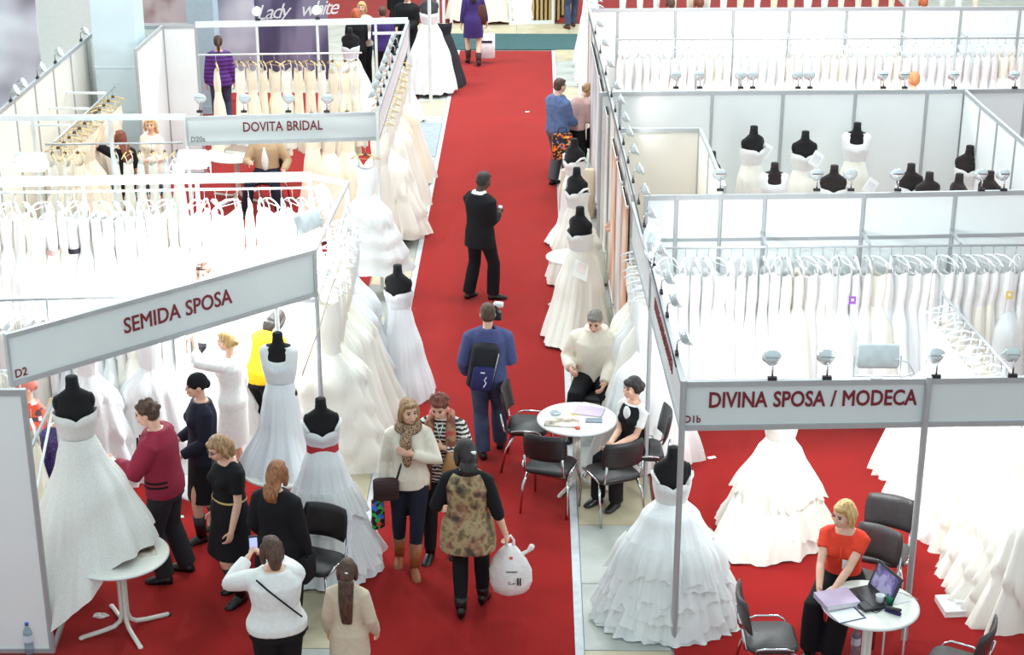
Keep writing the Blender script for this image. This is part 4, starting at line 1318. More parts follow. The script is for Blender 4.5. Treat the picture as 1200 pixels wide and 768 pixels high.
class Person:
    def __init__(s, label, loc, yaw, h=1.70, sex='f', bw=1.0, sit=None, lean=0, twist=0, lf=None, rf=None, lfy=8, rfy=-8, lh=None, rh=None,
                 le=None, re=None, head=(0, 0), skin=None, voxel=0.0095, dep=1.0, face=True, heel=0.0, palm=(None, None), curl=(0.5, 0.5)):
        s.root = thing('person', label, 'person', (loc[0], loc[1], loc[2] if len(loc) > 2 else 0.016), math.radians(yaw), scale=h/1.72)
        s.sex, s.bw, s.vox, s.dep = sex, bw, voxel, dep
        skin = skin or m_skin
        s.skin = skin
        pz = 0.93 if sit is None else sit+0.10
        if sit is None:
            pz = 0.948
        pel = V((0, 0, pz))
        off = pz-0.93
        s.off = off
        s.TL = Tr(0, 0, off)
        s.T = Tr(0, 0, pz) @ Rz(twist) @ Rx(-lean) @ Tr(0, 0, -0.93)
        sw = (.172 if sex == 'm' else .150)*(0.5+0.5*bw)
        s.sh = [s.T @ V((-sw, -.005, 1.352)), s.T @ V((sw, -.005, 1.352))]
        s.hip = [V((-.088, 0, pz-.035)), V((.088, 0, pz-.035))]
        lf = lf or (-.11, 0)
        rf = rf or (.11, 0)
        s.ank = []
        s.knee = []
        s.fy = (lfy, rfy)
        for i, f in enumerate((lf, rf)):
            az = (f[2] if len(f) > 2 else 0)+0.075+heel
            a = V((f[0], f[1], az))
            pole = V((0, 1, 0.15 if sit is None else 0.8))
            pole = Rz((lfy, rfy)[i]*.7).to_3x3() @ pole
            k, a2 = ik(s.hip[i], a, .43, .425, pole)
            s.knee.append(k)
            s.ank.append(a2)
        s.wr, s.el = [], []
        lh = lh or (-.25, .03, .80)
        rh = rh or (.25, .03, .80)
        le = le or (-.35, -1, -.2)
        re = re or (.35, -1, -.2)
        for i, (w, p) in enumerate(((lh, le), (rh, re))):
            e, w2 = ik(s.sh[i], V(w), .285, .25, V(p))
            s.el.append(e)
            s.wr.append(w2)
        s.HM = s.T @ Tr(0, 0.005, 1.46) @ Rz(head[0]) @ Rx(-head[1]) @ Tr(0, 0.02, 0.135)
        s.neck = s.T @ V((0, -.008, 1.42))
        s.body(palm, curl, heel)
        if face:
            s.face()
    def rings(s, z0, z1, off, fl=0.0, hemoff=0.0):
        prof = TORSO[s.sex]
        out = []
        zs = [z0]+[p[0] for p in prof if z0 < p[0] < z1]+[z1]
        for z in zs:
            for a, b in zip(prof, prof[1:]):
                if a[0] <= z <= b[0] or (z < a[0] and a is prof[0]):
                    u = min(1, max(0, (z-a[0])/(b[0]-a[0])))
                    rx, ry, yo = [a[k]+(b[k]-a[k])*u for k in (1, 2, 3)]
                    break
            else:
                rx, ry, yo = prof[-1][1:]
            if z < 0.93:
                rx, ry = max(rx, .168 if z > .7 else .16), max(ry, .12)
            f = fl*max(0, (1.0-z))
            rx, ry = (rx*s.bw+off+f), (ry*s.bw*s.dep+off+f)
            T = s.T if z >= 0.93 else s.TL
            out.append([T @ V((rx*math.copysign(abs(math.cos(a_))**.85, math.cos(a_)), ry*math.copysign(abs(math.sin(a_))**.9, math.sin(a_))+yo, z)) for a_ in [2*PI*k/20 for k in range(20)]])
        return out
    def legpts(s, i):
        return s.hip[i], s.knee[i], s.ank[i]
    def hand(s, b, i, palm, curl):
        w, e = s.wr[i], s.el[i]
        d = (w-e).normalized()
        n = V(palm) if palm else V((1 if i == 0 else -1, 0.25, -0.1))
        n = n-d*n.dot(d)
        n.normalize()
        side = d.cross(n)          # across the palm
        if side.dot(V((0, 1, 0.3))) < 0:
            side = -side           # thumb side towards the front
        c0 = w+d*0.045
        M = Matrix((side, n, d)).transposed()
        b.ell(c0+d*0.008, (.040, .017, .058), M)
        for k, (o, L) in enumerate(((.029, .070), (.010, .078), (-.010, .073), (-.028, .058))):
            p0 = w+d*0.088+side*o
            d1 = (d*math.cos(curl)+n*math.sin(curl)).normalized()
            d2 = (d*math.cos(curl*2.2)+n*math.sin(curl*2.2)).normalized()
            p1 = p0+d1*L*.5
            p2 = p1+d2*L*.5
            b.rtube([p0-d*.02, p0, p1, p2], [.0095, .0095, .009, .008], 6)
        t0 = w+d*.028+side*.030
        t1 = t0+(d*.6+side*.75+n*.25).normalized()*.038
        t2 = t1+(d*.9+side*.2+n*.4).normalized()*.032
        b.rtube([t0-side*.01, t0, t1, t2], [.012, .0115, .0105, .009], 6)
    def body(s, palm, curl, heel):
        b = MB()
        b.loft(s.rings(0.82, 1.44, -0.004))
        if s.sex == 'f':
            for x in (-.068, .068):
                b.ell(s.T @ V((x*s.bw, .085*s.dep*s.bw, 1.245)), (.058, .055, .058))
        for i in (0, 1):
            h, k, a = s.legpts(i)
            f = s.bw**.8
            b.rtube([h, h.lerp(k, .3), h.lerp(k, .7), k], [.088*f, .082*f, .064*f, .053*f])
            m = k.lerp(a, .3)
            bk = (k-h).normalized()
            b.rtube([k, m, k.lerp(a, .65), a], [.053*f, .055*f, .042*f, .034])
            fd = Rz(s.fy[i]).to_3x3() @ V((0, 1, 0))
            b.rtube([a-fd*.02-V((0, 0, .03)), a+fd*.05-V((0, 0, .042+heel*.4)), a+fd*.11-V((0, 0, .056+heel*.8))], [.026, .024, .012], 8)
            sh, e, w = s.sh[i], s.el[i], s.wr[i]
            g = (1.0 if s.sex == 'm' else .88)*(.6+.4*s.bw)
            b.rtube([s.T @ V(((-.07, .07)[i], -.005, 1.392)), sh], [.046*g, .054*g])
            b.rtube([sh, sh.lerp(e, .4), e], [.055*g, .048*g, .039*g])
            b.rtube([e, e.lerp(w, .3), w, w+(w-e).normalized()*.03], [.040*g, .041*g, .028, .026])
            s.hand(b, i, palm[i], curl[i])
        H = s.HM
        R3 = H.to_3x3()
        b.rtube([s.neck, H @ V((0, -.025, -.06))], [.056 if s.sex == 'm' else .049, .053 if s.sex == 'm' else .046])
        b.ell(H @ V((0, -.008, .012)), (.075, .094, .100), R3, 16, 10)
        b.ell(H @ V((0, .030, -.050)), (.058, .062, .068), R3, 14, 8)
        b.ell(H @ V((0, .062, -.090)), (.026, .024, .020), R3)
        b.rtube([H @ V((0, .086, .008)), H @ V((0, .103, -.028))], [.010, .014], 6)
        b.ell(H @ V((0, .088, -.062)), (.024, .010, .012), R3)
        for x in (-1, 1):
            b.ell(H @ V((x*.076, -.005, -.015)), (.010, .020, .030), R3)
            b.ell(H @ V((x*.035, .068, -.030)), (.024, .022, .024), R3)
        s.bodyo = job_remesh('body', b, s.skin, s.root, s.vox*.85, 2, 0.5)
    def face(s):
        H = s.HM
        R3 = H.to_3x3()
        for x in (-1, 1):
            MB().ell(H @ V((x*.031, .081, .004)), (.013, .008, .007), R3, 8, 6).build('eye', m_eye, s.root, True)
            MB().rtube([H @ V((x*.048, .078, .024)), H @ V((x*.018, .090, .026))], [.004, .004], 5).build('eyebrow', h_brown, s.root, True)
        MB().ell(H @ V((0, .093, -.066)), (.021, .007, .007), R3, 8, 6).build('lips', m_lips, s.root, True)
    # ---- clothes
    def top(s, m, hem=0.86, sleeve=1.0, neck=1.44, off=0.014, loose=0.0, fl=0.0, name='top', sl_loose=None, collar=None):
        b = MB()
        b.loft(s.rings(hem, neck, off+loose*.5, fl))
        if s.sex == 'f' and neck > 1.2:
            for x in (-.068, .068):
                b.ell(s.T @ V((x*s.bw, .085*s.dep*s.bw, 1.245)), (.066+off*.3, .060+off*.6, .066))
        sl = loose if sl_loose is None else sl_loose
        if sleeve > 0:
            for i in (0, 1):
                sh, e, w = s.sh[i], s.el[i], s.wr[i]
                g = (1.0 if s.sex == 'm' else .9)*(.6+.4*s.bw)
                o = off+sl
                pts = [s.T @ V(((-.07, .07)[i], -.005, 1.392)), sh.lerp(s.T @ V(((-.07, .07)[i], -.005, 1.392)), .25), sh]
                rad = [.048*g+off*.8, .056*g+off*.9, .060*g+o*.8]
                Lu, Lf = .285, .25
                tot = sleeve*(Lu+Lf)
                if tot <= Lu:
                    pts += [sh.lerp(e, .5*tot/Lu), sh.lerp(e, tot/Lu)]
                    rad += [.052*g+o, .049*g+o]
                else:
                    pts += [sh.lerp(e, .5), e, e.lerp(w, min(.98, (tot-Lu)/Lf)*.5), e.lerp(w, min(.98, (tot-Lu)/Lf))]
                    rad += [.051*g+o, .044*g+o, .043*g+o*.9, .034*g+o*.6]
                b.tube(pts, rad, 12)
        return job_remesh(name, b, m, s.root, s.vox*1.2, 4, 0.7)
    def pants(s, m, low=1.0, off=0.012, flare=0.0, waist=1.03, name='trousers'):
        b = MB()
        b.loft(s.rings(0.80, waist, off))
        f = s.bw**.8
        for i in (0, 1):
            h, k, a = s.legpts(i)
            e = k.lerp(a, min(1.0, low))
            b.tube([h+V((0, 0, .03)), h.lerp(k, .3), h.lerp(k, .75), k, k.lerp(e, .35), e], [.092*f+off, .088*f+off, .068*f+off, .058*f+off+flare*.3, .056*f+off+flare*.6, .044+off+flare], 14)
        return job_remesh(name, b, m, s.root, s.vox*1.25, 3, 0.5)
    def skirt(s, m, z0=1.04, z1=0.52, fl=0.06, off=0.016, name='skirt'):
        b = MB()
        rr = s.rings(max(0.80, z1), z0, off)
        mid = [(s.knee[0]+s.knee[1])/2 for _ in (0,)][0]
        base = s.rings(0.80, 0.86, off)[0]
        if z1 < 0.80:
            c = sum(base, V())/len(base)
            t = (0.80-z1)/0.8
            low = [c+(p-c)*(1+fl*6*t)+V((mid.x*.5*t*2, mid.y*t, z1+s.off-c.z)) for p in base]
            rings = [low, [(p+q)/2 for p, q in zip(low, rr[0])]]+rr
        else:
            rings = rr
        b.loft(rings, cap=False)
        return b.build(name, m, s.root, True)
    def shoes(s, m, boot=0.0, heel=0.0, name='shoe', off=0.006):
        for i in (0, 1):
            k, a = s.knee[i], s.ank[i]
            fd = Rz(s.fy[i]).to_3x3() @ V((0, 1, 0))
            sd = V((-fd.y, fd.x, 0))
            sole = a.z-.075-heel
            b = MB()
            rings = []
            for y, w, z0, z1 in ((-.062, .024, heel, heel+.05), (-.045, .036, heel, heel+.085), (0, .040, heel*.9, heel+.095), (.06, .044, heel*.4, heel*.8+.075), (.11, .048, 0, heel*.3+.055), (.15, .042, 0, .042), (.182, .022, .004, .028)):
                c = a+fd*y
                c.z = sole
                rings.append([c+sd*w*cx+V((0, 0, z0+(z1-z0)*cz)) for cx, cz in ((-.9, 0), (.9, 0), (1, .45), (.6, .95), (0, 1.0), (-.6, .95), (-1, .45))])
            b.loft(rings)
            if heel:
                c = a-fd*.04
                b.tube([(c.x, c.y, sole), (c.x, c.y, sole+heel+.02)], [.012, .022], 8)
            if boot:
                b.tube([a-V((0, 0, .02)), a.lerp(k, boot*.4), a.lerp(k, boot)], [.048, .056, .066], 12)
            b.build(name, m, s.root, True)
    def hair(s, m, style='short', L=0.3, name='hair'):
        H = s.HM
        R3 = H.to_3x3()
        b = MB()
        vox = s.vox*.95
        if style == 'balding':
            b.ell(H @ V((0, -.040, -.006)), (.084, .076, .072), R3, 16, 10)
        elif style == 'cap':
            b.ell(H @ V((0, -.016, .028)), (.086, .104, .098), R3, 16, 10)
            b.ell(H @ V((0, -.10, -.005)), (.05, .04, .05), R3)
        else:
            b.ell(H @ V((0, -.020, .026)), (.084, .098, .098), R3, 16, 10)
            b.ell(H @ V((0, -.045, -.015)), (.080, .066, .072), R3, 16, 10)
            b.ell(H @ V((0, .052, .074)), (.056, .034, .026), R3)
        if style == 'curly':
            r_ = random.Random(5)
            for k in range(26):
                a, c = r_.uniform(0, 6.28), r_.uniform(-.1, 1)
                q = V((math.cos(a)*math.sqrt(1-c*c)*.085, -.022+math.sin(a)*math.sqrt(1-c*c)*.095, .02+c*.098))
                if q.y > .05 and q.z < .06:
                    continue
                b.ell(H @ q, (.024, .024, .024), None, 8, 6)
        if style in ('bob', 'long', 'fringe_pony'):
            lo = -.10 if style != 'fringe_pony' else -.03
            for x in (-1, 1):
                b.rtube([H @ V((x*.070, .000, .03)), H @ V((x*.082, -.005, -.04)), H @ V((x*.080, -.01, lo))], [.030, .030, .024], 8)
            b.rtube([H @ V((0, -.06, .0)), H @ V((0, -.082, -.06)), H @ V((0, -.07, lo-.03))], [.072, .070, .052], 12)
        if style == 'fringe_pony':
            b.ell(H @ V((0, .070, .055)), (.058, .024, .032), R3)
        if style == 'long':
            Z = (H @ V((0, -.09, -.08)))
            dn = V((0, 0, -1))
            bk = (s.T.to_3x3() @ V((0, -1, 0)))
            rings = []
            for k in range(5):
                t = k/4
                c = Z+dn*L*t+bk*(.03+.03*math.sin(t*PI)+.03*t)
                w = .082*(1-.35*t**2)
                X = (s.T.to_3x3() @ V((1, 0, 0)))
                rings.append([c+X*w*math.cos(a)+bk*.032*(1-.4*t)*math.sin(a) for a in [2*PI*j/14 for j in range(14)]])
            b.loft(rings)
        if style in ('pony', 'fringe_pony'):
            p0 = H @ V((0, -.115, .02))
            bk = (R3 @ V((0, -1, 0)))
            b.rtube([p0, p0+bk*.03+V((0, 0, -.04)), p0+bk*.03+V((0, 0, -.5*L)), p0+bk*.015+V((0, 0, -L))], [.028, .032, .030, .014], 8)
        if style == 'bun':
            b.ell(H @ V((0, -.115, -.01)), (.042, .036, .042), R3)
        return job_remesh(name, b, m, s.root, vox, 2, 0.6)
    def scarf(s, m, drop=0.22):
        b = MB()
        n = 18
        for z, r, w in ((1.425, .098, .036), (1.462, .082, .034)):
            ring = [s.T @ V((r*math.cos(2*PI*k/n), r*.85*math.sin(2*PI*k/n)+.012, z-.02*math.sin(2*PI*k/n))) for k in range(n+1)]
            b.tube(ring, w, 8)
        if drop:
            b.rtube([s.T @ V((.02, .09, 1.42)), s.T @ V((.03, .155, 1.33)), s.T @ V((.02, .16, 1.42-drop))], [.05, .06, .04], 8)
        return job_remesh('scarf', b, m, s.root, s.vox*1.1, 2, 0.6)
    def belt(s, m, z=1.04, h=0.02, off=.026):
        r = s.rings(z, z+h, off)
        return MB().loft([r[0], r[-1]], cap=False).build('belt', m, s.root, True)
    def w(s, p):
        """person-local point to world"""
        M = Tr(*s.root.location) @ Matrix.Rotation(s.root.rotation_euler[2], 4, 'Z') @ Matrix.Scale(s.root.scale[0], 4)
        return M @ V(p)

def at_h(x, y, h):
    q = at(x, y, h)
    return (q.x, q.y)

# ---- man in the black suit on the runner
p = Person('man in a black suit standing on the runner looking at a phone', (-0.70, 21.55), -38, 1.76, 'm', 1.04, lf=(-.15, -.06), rf=(.13, .10), rfy=-45, lfy=5, lh=(-.02, .27, 1.12), rh=(.09, .27, 1.12), head=(-8, 22), skin=m_skin_d)
p.top(c_white, 0.95, 1.02, 1.46, .006, name='shirt')
p.top(c_black, 0.72, 0.96, 1.43, .018, .012, .06, name='jacket')
p.pants(c_black, 1.0, .016, .022)
p.shoes(c_blk_lea)
p.hair(h_dark, 'short')
q = p.w((.03, .36, 1.15))
tag(MB().rbox((0, 0, 0), (.06, .012, .11), .01).build('phone', mat('silver_phone', (190, 192, 204), .3), loc=q, rot=(-0.8, 0, -.6), smooth=True), 'small silver phone in the hands of the man in the black suit', 'phone')
# ---- photographer with backpack
p = Person('man in a blue sweater and jeans walking away with a backpack', (-0.47, 16.80), 3, 1.72, 'm', 1.05, lf=(-.06, -.10), rf=(.13, .16), lh=(-.23, .10, .92), rh=(.16, .26, 1.10), head=(0, 6), le=(-.35, -1, 0), re=(.35, -1, -.2))
p.top(c_blue, 0.86, 1.0, 1.45, .02, .016)
p.pants(c_jeans, 1.0, .018, .018)
p.shoes(c_blk_lea)
p.hair(h_brown, 'short')
ph = p
c_pack = cloth('black_nylon', (32, 32, 38))
c_packb = cloth('navy_nylon', (44, 44, 92))
t = thing('backpack', 'black and navy backpack slung on the left shoulder of the man in blue', 'backpack', ph.w((-.10, -.19, .86)), math.radians(3)+0.1)
t.rotation_euler = (0.05, 0.16, 0.25)
MB().rbox((0, 0, .25), (.29, .16, .50), .06).build('bag', c_pack, t, True)
MB().rbox((-.01, -.10, .15), (.23, .07, .27), .035).build('front_pocket', c_packb, t, True)
MB().tube([(.09, .06, .48), (.10, .10, .60), (.07, .22, .66), (.02, .33, .5), (-.05, .32, .3)], .018, 6).build('strap', c_pack, t, True)
MB().tube([(.10, -.095, .05), (.12, -.09, .44)], .006, 5).build('zip', m_alu, t, True)
MB().box((-.03, -.137, .235), (.045, .006, .014)).build('badge', m_clear, t)
MB().tube([(.02, -.138, .19), (.0, -.139, .15), (.025, -.139, .12), (.005, -.138, .07)], .006, 5).build('cord', m_clear, t)
q = ph.w((.09, .25, 1.50))
t = thing('camera', 'black camera with a flash held up by the man in blue', 'camera', q, -0.3)
MB().rbox((0, 0, 0), (.13, .06, .09), .012).build('camera_body', m_lamp_dark, t, True)
MB().lathe([(.034, 0), (.036, .07), (.03, .075)], (0, .03, 0), 16, Matrix.Rotation(-PI/2, 3, 'X')).build('lens', m_lamp_dark, t, True)
f = MB().rbox((.0, -.01, .085), (.06, .07, .09), .01).build('flash', m_lamp_dark, t, True)
MB().rbox((.035, -.01, .135), (.10, .06, .05), .01).build('flash_head', m_clear, f, True)
MB().tube([ph.root.matrix_world @ V((0, 0, 0))]*2, .0001, 3) if False else None
# ---- woman in purple dress at the far end
p = Person('woman in a short purple dress walking away at the far end of the runner', (-1.26, 35.5), 6, 1.74, 'f', 1.06, lf=(-.10, .12), rf=(.09, -.18), heel=.05, voxel=.014, rh=(.28, .06, .86))
p.top(c_purple, .84, .95, 1.43, .014)
p.skirt(c_purple, 1.0, .55, .02, .018)
p.shoes(cloth('brown_boot', (64, 44, 44)), 0.35, .05)
p.hair(h_dark, 'long', .25)
q = p.w((.28, .07, .76))
def tote(label, q, w, h, d, m, rz=0, m2=None, handles=True, print_=None, tilt=0.0):
    t = thing('tote_bag', label, 'bag', (q[0], q[1], q[2]-h), rz)
    t.rotation_euler = (0, tilt, rz)
    MB().rbox((0, 0, h*.40), (w, d, h*.80), min(.03, d*.45)).build('bag', m, t, True)
    if handles:
        for y in (-d*.35, d*.35):
            MB().tube([(-w*.25, y, h*.78), (-w*.16, y*.4, h*.98), (w*.16, y*.4, h*.98), (w*.25, y, h*.78)], .006, 5).build('handle', m2 or m, t, True)
    if print_:
        print_(t)
    return t
t = tote('white carrier bag with a dark word carried by the woman in purple', q, .34, .66, .1, m_clear, .1)
MB().box((0, -.054, .36), (.22, .004, .05)).build('print', m_lamp_dark, t)
t = tote('brown shoulder bag of the woman in purple', p.w((.16, -.05, 1.35)), .2, .5, .1, cloth('brown_bag', (86, 52, 48)), .2)
# ---- couple at the right of the runner
q0 = at(655, 219)
p = Person('man in a denim jacket and grey trousers standing right of the runner', (q0.x-.03, q0.y), -52, 1.76, 'm', 1.06, lh=(-.1, .30, .98), rh=(.08, .30, .98), head=(-5, 6), voxel=.012, rf=(.13, .08))
p.top(c_denim, .86, .95, 1.45, .024, .02, name='jacket')
p.pants(c_grey, 1.0, .022, .022)
p.shoes(c_blk_lea)
p.hair(h_brown, 'short')
q = p.w((-.06, .36, .98))
tote('black bag with orange butterflies hung from the hands of the man in denim', (q0.x+.04, q0.y-.26, 1.06), .32, .52, .1, c_butterfly, .15, m_lamp_dark)
p = Person('woman in dusty pink top and black skirt beyond the man in denim', (q0.x+.27, q0.y+.30), -50, 1.64, 'f', 1.0, lean=16, lh=(-.05, .36, 1.05), rh=(.1, .36, 1.02), head=(0, 25), voxel=.012)
p.top(c_pink, .9, 1.0, 1.43, .016, .01)
p.skirt(c_black, 1.03, .5, .04)
p.pants(c_black, 1.0, .004)
p.shoes(c_blk_lea)
p.hair(h_dblond, 'bun')
tote('black handbag beside the woman in dusty pink', p.w((.2, .28, 1.0)), .3, .42, .14, c_black, -.4)
# ---- seated man in cream
p = Person('elderly balding man in a cream sweater seated by the papers table', (.70, 17.62), 172, 1.80, 'm', 1.14, sit=.47, lean=2, lf=(-.22, .42), rf=(.20, .42), lh=(-.13, .36, .62), rh=(.24, .20, .70), re=(.4, -1, -.2), le=(-.4, -1, -.2), head=(-6, 24), dep=1.12)
p.top(c_cream, .90, 1.0, 1.47, .022, .016, name='sweater')
p.pants(c_black, 1.0, .020, .012)
p.shoes(c_blk_lea)
p.hair(h_grey, 'short')
# ---- seated woman, black waistcoat
p = Person('woman with dark fringe in a black waistcoat seated with folded hands', (1.04, 15.92), 136, 1.66, 'f', .98, sit=.47, lean=3, lf=(-.11, .40), rf=(.09, .46), lh=(-.02, .33, .66), rh=(.03, .35, .68), head=(-10, -2))
p.top(c_white, .95, .35, 1.41, .010, name='blouse')
p.top(c_black, .90, 0, 1.40, .018, 0, name='waistcoat')
p.pants(c_black, 1.0, .014, .02)
p.shoes(c_blk_lea)
p.hair(h_dark, 'fringe_pony', .10)
b = MB()
b.ell(p.T @ V((0, .112, 1.33)), (.048, .022, .08))
b.build('shirt_front', c_white, p.root, True)
# ---- woman in orange
p = Person('blond woman in an orange red blouse seated at the laptop table', (2.70, 13.16), 158, 1.76, 'f', 1.05, sit=.47, lean=6, lf=(-.03, .44), rf=(.15, .40), lh=(-.02, .46, .70), rh=(.10, .46, .70), head=(-28, 6))
p.top(c_orange, .88, .26, 1.40, .010, .004, name='blouse')
p.pants(c_black, 1.0, .018, .03)
p.shoes(c_blk_lea)
p.hair(h_blond, 'bob')
MB().box(p.T @ V((-.05, .165, 1.18)), (.055, .006, .085)).build('name_badge', m_paper, p.root)
MB().tube([p.T @ V((.0, .14, 1.33)), p.T @ V((-.01, .175, 1.26)), p.T @ V((.015, .168, 1.16))], .006, 5).build('bow_ribbon', c_orange, p.root, True)
# ---- woman with the leopard scarf
p = Person('blond woman in a cream sweater with a leopard scarf walking towards the camera', (-1.14, 14.38), 186, 1.72, 'f', 1.02, lf=(-.02, .20), rf=(.11, -.08), lh=(-.03, .185, 1.24), rh=(.25, .05, .86), le=(-.9, -.2, -.4), head=(18, 4), curl=(.25, .5), palm=((.3, -1, 0), None))
p.top(c_cream, .82, 1.0, 1.43, .014, .010, name='sweater')
p.pants(c_navy, .50, .010, .004)
p.shoes(c_tan_boot, .55, .02, 'boot')
p.hair(h_dblond, 'bob')
p.scarf(c_leopard, .30)
q = p.w((.22, .12, 1.02))
t = tote('dark brown shoulder bag of the woman with the leopard scarf', q, .24, .26, .10, cloth('dark_brown_leather', (66, 46, 48)), .1, handles=False)
MB().rbox((0, -.045, .13), (.235, .03, .13), .02).build('flap', cloth('dark_brown_leather', (66, 46, 48)), t, True)
MB().tube([(.1, 0, .2), (.17, .03, .42), (.2, .12, .62)], .010, 6).build('strap', cloth('dark_brown_leather', (66, 46, 48)), t, True)
MB().box((0, 0, 0), (.2, .03, .24)).build('cloth_fold', c_maroon, None) if False else None
q = p.w((.30, .04, .82))
tote('small colourful checked bag beside the woman with the leopard scarf', q, .13, .40, .07, c_checks, .7)
# ---- woman with the shawl
p = Person('woman with curly auburn hair in a wavy striped top and rust shawl', (-.84, 14.62), 172, 1.70, 'f', 1.06, lf=(-.10, .0), rf=(.11, .14), lh=(-.05, .20, 1.22), rh=(.24, .08, .84), le=(-.9, -.2, -.3), head=(-6, 26), palm=((.3, -1, 0), None), curl=(.5, .5))
p.top(c_zebra, .80, .95, 1.43, .016, .012)
p.pants(c_black, .95, .010, .004)
p.shoes(c_blk_lea, .75, .02, 'boot')
p.hair(h_auburn, 'curly')
for s in (-1, 1):
    MB().tube([p.T @ V((s*.02, -.09, 1.46)), p.T @ V((s*.085, -.02, 1.47)), p.T @ V((s*.10, .10, 1.40)), p.T @ V((s*.115, .17, 1.22)), p.T @ V((s*.13, .17, .98)), p.T @ V((s*.14, .16, .74))], [.03, .036, .045, .055, .06, .055], 8).build('shawl_end', c_shawl, p.root, True)
MB().tube([p.T @ V((-.03, .12, 1.40)), p.T @ V((0, .155, 1.28)), p.T @ V((.03, .12, 1.40))], .006, 5).build('lanyard', m_clear, p.root, True)
q = p.w((.26, .06, .80))
tote('black handbag hanging from the arm of the woman with the rust shawl', q, .26, .36, .12, c_black, .2)
tag(MB().rbox((0, 0, 0), (.2, .1, .24), .04).build('handbag', cloth('tan_bag', (176, 132, 92)), loc=p.w((-.15, .20, 1.06)), rot=(0, .3, .2), smooth=True), 'tan bag clasped to the chest of the woman with the rust shawl', 'bag')
# ---- woman in the batik vest with the plastic bag
p = Person('woman in a long batik vest seen from behind carrying a white plastic bag', (-.56, 13.42), -6, 1.74, 'f', 1.12, lf=(-.07, .0), rf=(.09, .26), lh=(-.27, .18, .98), rh=(.32, .02, .86), head=(28, 16), curl=(.5, .9), heel=.03)
p.top(c_black, .9, .72, 1.44, .012, .008, name='shirt')
p.top(c_batik, .70, .0, 1.42, .028, .006, .14, name='vest')
p.pants(c_black, 1.0, .010)
p.shoes(c_blk_lea, .2, .03, 'boot')
p.hair(h_dark, 'long', .10)
MB().rbox(p.HM @ V((.03, -.128, .0)), (.05, .02, .025), .006).build('hair_clip', m_clear, p.root, True)
q = p.w((.34, .05, .80))
t = thing('plastic_bag', 'full white plastic carrier bag with dark print on the runner side', 'bag', (q.x+.02, q.y+.02, q.z-.56), -.1)
m_pbag = mat('white_poly', (234, 226, 224), .35, var=.05, scale=6, bump=.5, bscale=14)
rings = []
for z, rx, ry in ((0, .10, .08), (.03, .165, .12), (.12, .19, .14), (.24, .185, .13), (.34, .15, .10), (.42, .09, .06), (.47, .045, .03)):
    rings.append([V((rx*math.cos(a)*(1+.07*math.sin(5*a+z*9)), ry*math.sin(a)*(1+.08*math.sin(4*a+2)), z)) for a in [2*PI*k/22 for k in range(22)]])
MB().loft(rings).build('bag', m_pbag, t, True)
for s in (-1, 1):
    MB().tube([(s*.03, 0, .44), (s*.035, 0, .52), (0, s*.01, .565)], [.02, .012, .010], 6).build('handle', m_pbag, t, True)
MB().rtube([(.10, 0, .38), (.16, .02, .41), (.19, .02, .45)], [.02, .016, .03], 6).build('tied_corner', m_pbag, t, True)
MB().tube([(-.02, -.140, .16), (.02, -.142, .175), (.0, -.142, .15), (.06, -.136, .16)], .004, 4).build('scribble_print', m_lamp_dark, t)
for k in range(2):
    MB().box((.085+.022*k, -.126-.0*k, .175), (.012, .012, .07), rz=.3).build('mark_print', m_lamp_dark, t)
MB().box((.03, -.128, .27), (.10, .010, .008), rz=.1).build('line_print', m_letter_d, t)
MB().rbox((.02, -.085, .385), (.03, .012, .03), .01).build('red_print', mat('red_print', (224, 90, 80), .5), t)
# ---- child
x, y = at_h(406, 660, 1.40)
p = Person('girl with long brown hair in a beige cardigan seen from behind', (x, y), -8, 1.40, 'f', .92, lh=(-.24, .10, .86), rh=(.24, .12, .88), head=(10, 10))
p.top(c_beige, .66, 1.0, 1.44, .018, .012, .1, name='cardigan')
p.pants(c_charcoal, 1.0, .010)
p.shoes(c_blk_lea)
p.hair(h_brown, 'long', .46)
MB().rbox(p.HM @ V((0, -.128, .0)), (.03, .014, .02), .005).build('hair_clip', m_clear, p.root, True)
# ---- woman photographing
x, y = at_h(319, 634, 1.62)
p = Person('woman in a white knit top holding a phone up, seen from behind', (x, y), 14, 1.62, 'f', 1.36, lh=(-.20, .32, 1.38), rh=(-.06, .36, 1.40), le=(-.9, 0, -.7), re=(.9, -.1, -.6), head=(14, 8), curl=(.9, .9), dep=1.05)
p.top(c_white, .86, 1.0, 1.43, .022, .012, name='knit_top')
p.pants(c_black, 1.0, .016)
p.shoes(c_blk_lea)
p.hair(h_brown, 'bob')
pts = [p.T @ V(c) for c in ((-.16, -.12, 1.40), (-.07, -.178, 1.32), (.03, -.195, 1.22), (.12, -.185, 1.12), (.2, -.15, 1.02))]
MB().tube(pts, .008, 5).build('bag_strap', c_black, p.root, True)
q = p.w((-.13, .42, 1.47))
t = thing('phone', 'black phone with a bright screen held up by the woman in white', 'phone', q, .25)
MB().rbox((0, 0, 0), (.075, .012, .14), .003).build('case', m_lamp_dark, t)
MB().box((0, -.0075, 0), (.062, .002, .11)).build('screen', mat('screen_glow', (150, 160, 220), .3, emit=.8), t)
# ---- woman in the long dark jacket
x, y = at_h(322, 545, 1.66)
p = Person('woman with long auburn hair in a long dark jacket seen from behind', (x, y), -20, 1.66, 'f', 1.06, lh=(-.22, .16, .92), rh=(.25, .05, .84), head=(8, 12))
p.top(c_black, .56, 1.0, 1.44, .022, .016, .10, name='jacket')
p.pants(c_black, 1.0, .010)
p.shoes(c_blk_lea, .5, .02, 'boot')
p.hair(h_red if False else hairm('light_auburn_hair', (120, 72, 42), (176, 116, 74)), 'long', .16)
q = p.w((.26, .02, .92))
tote('black shoulder bag of the woman in the long dark jacket', q, .2, .32, .09, c_black, 1.2)
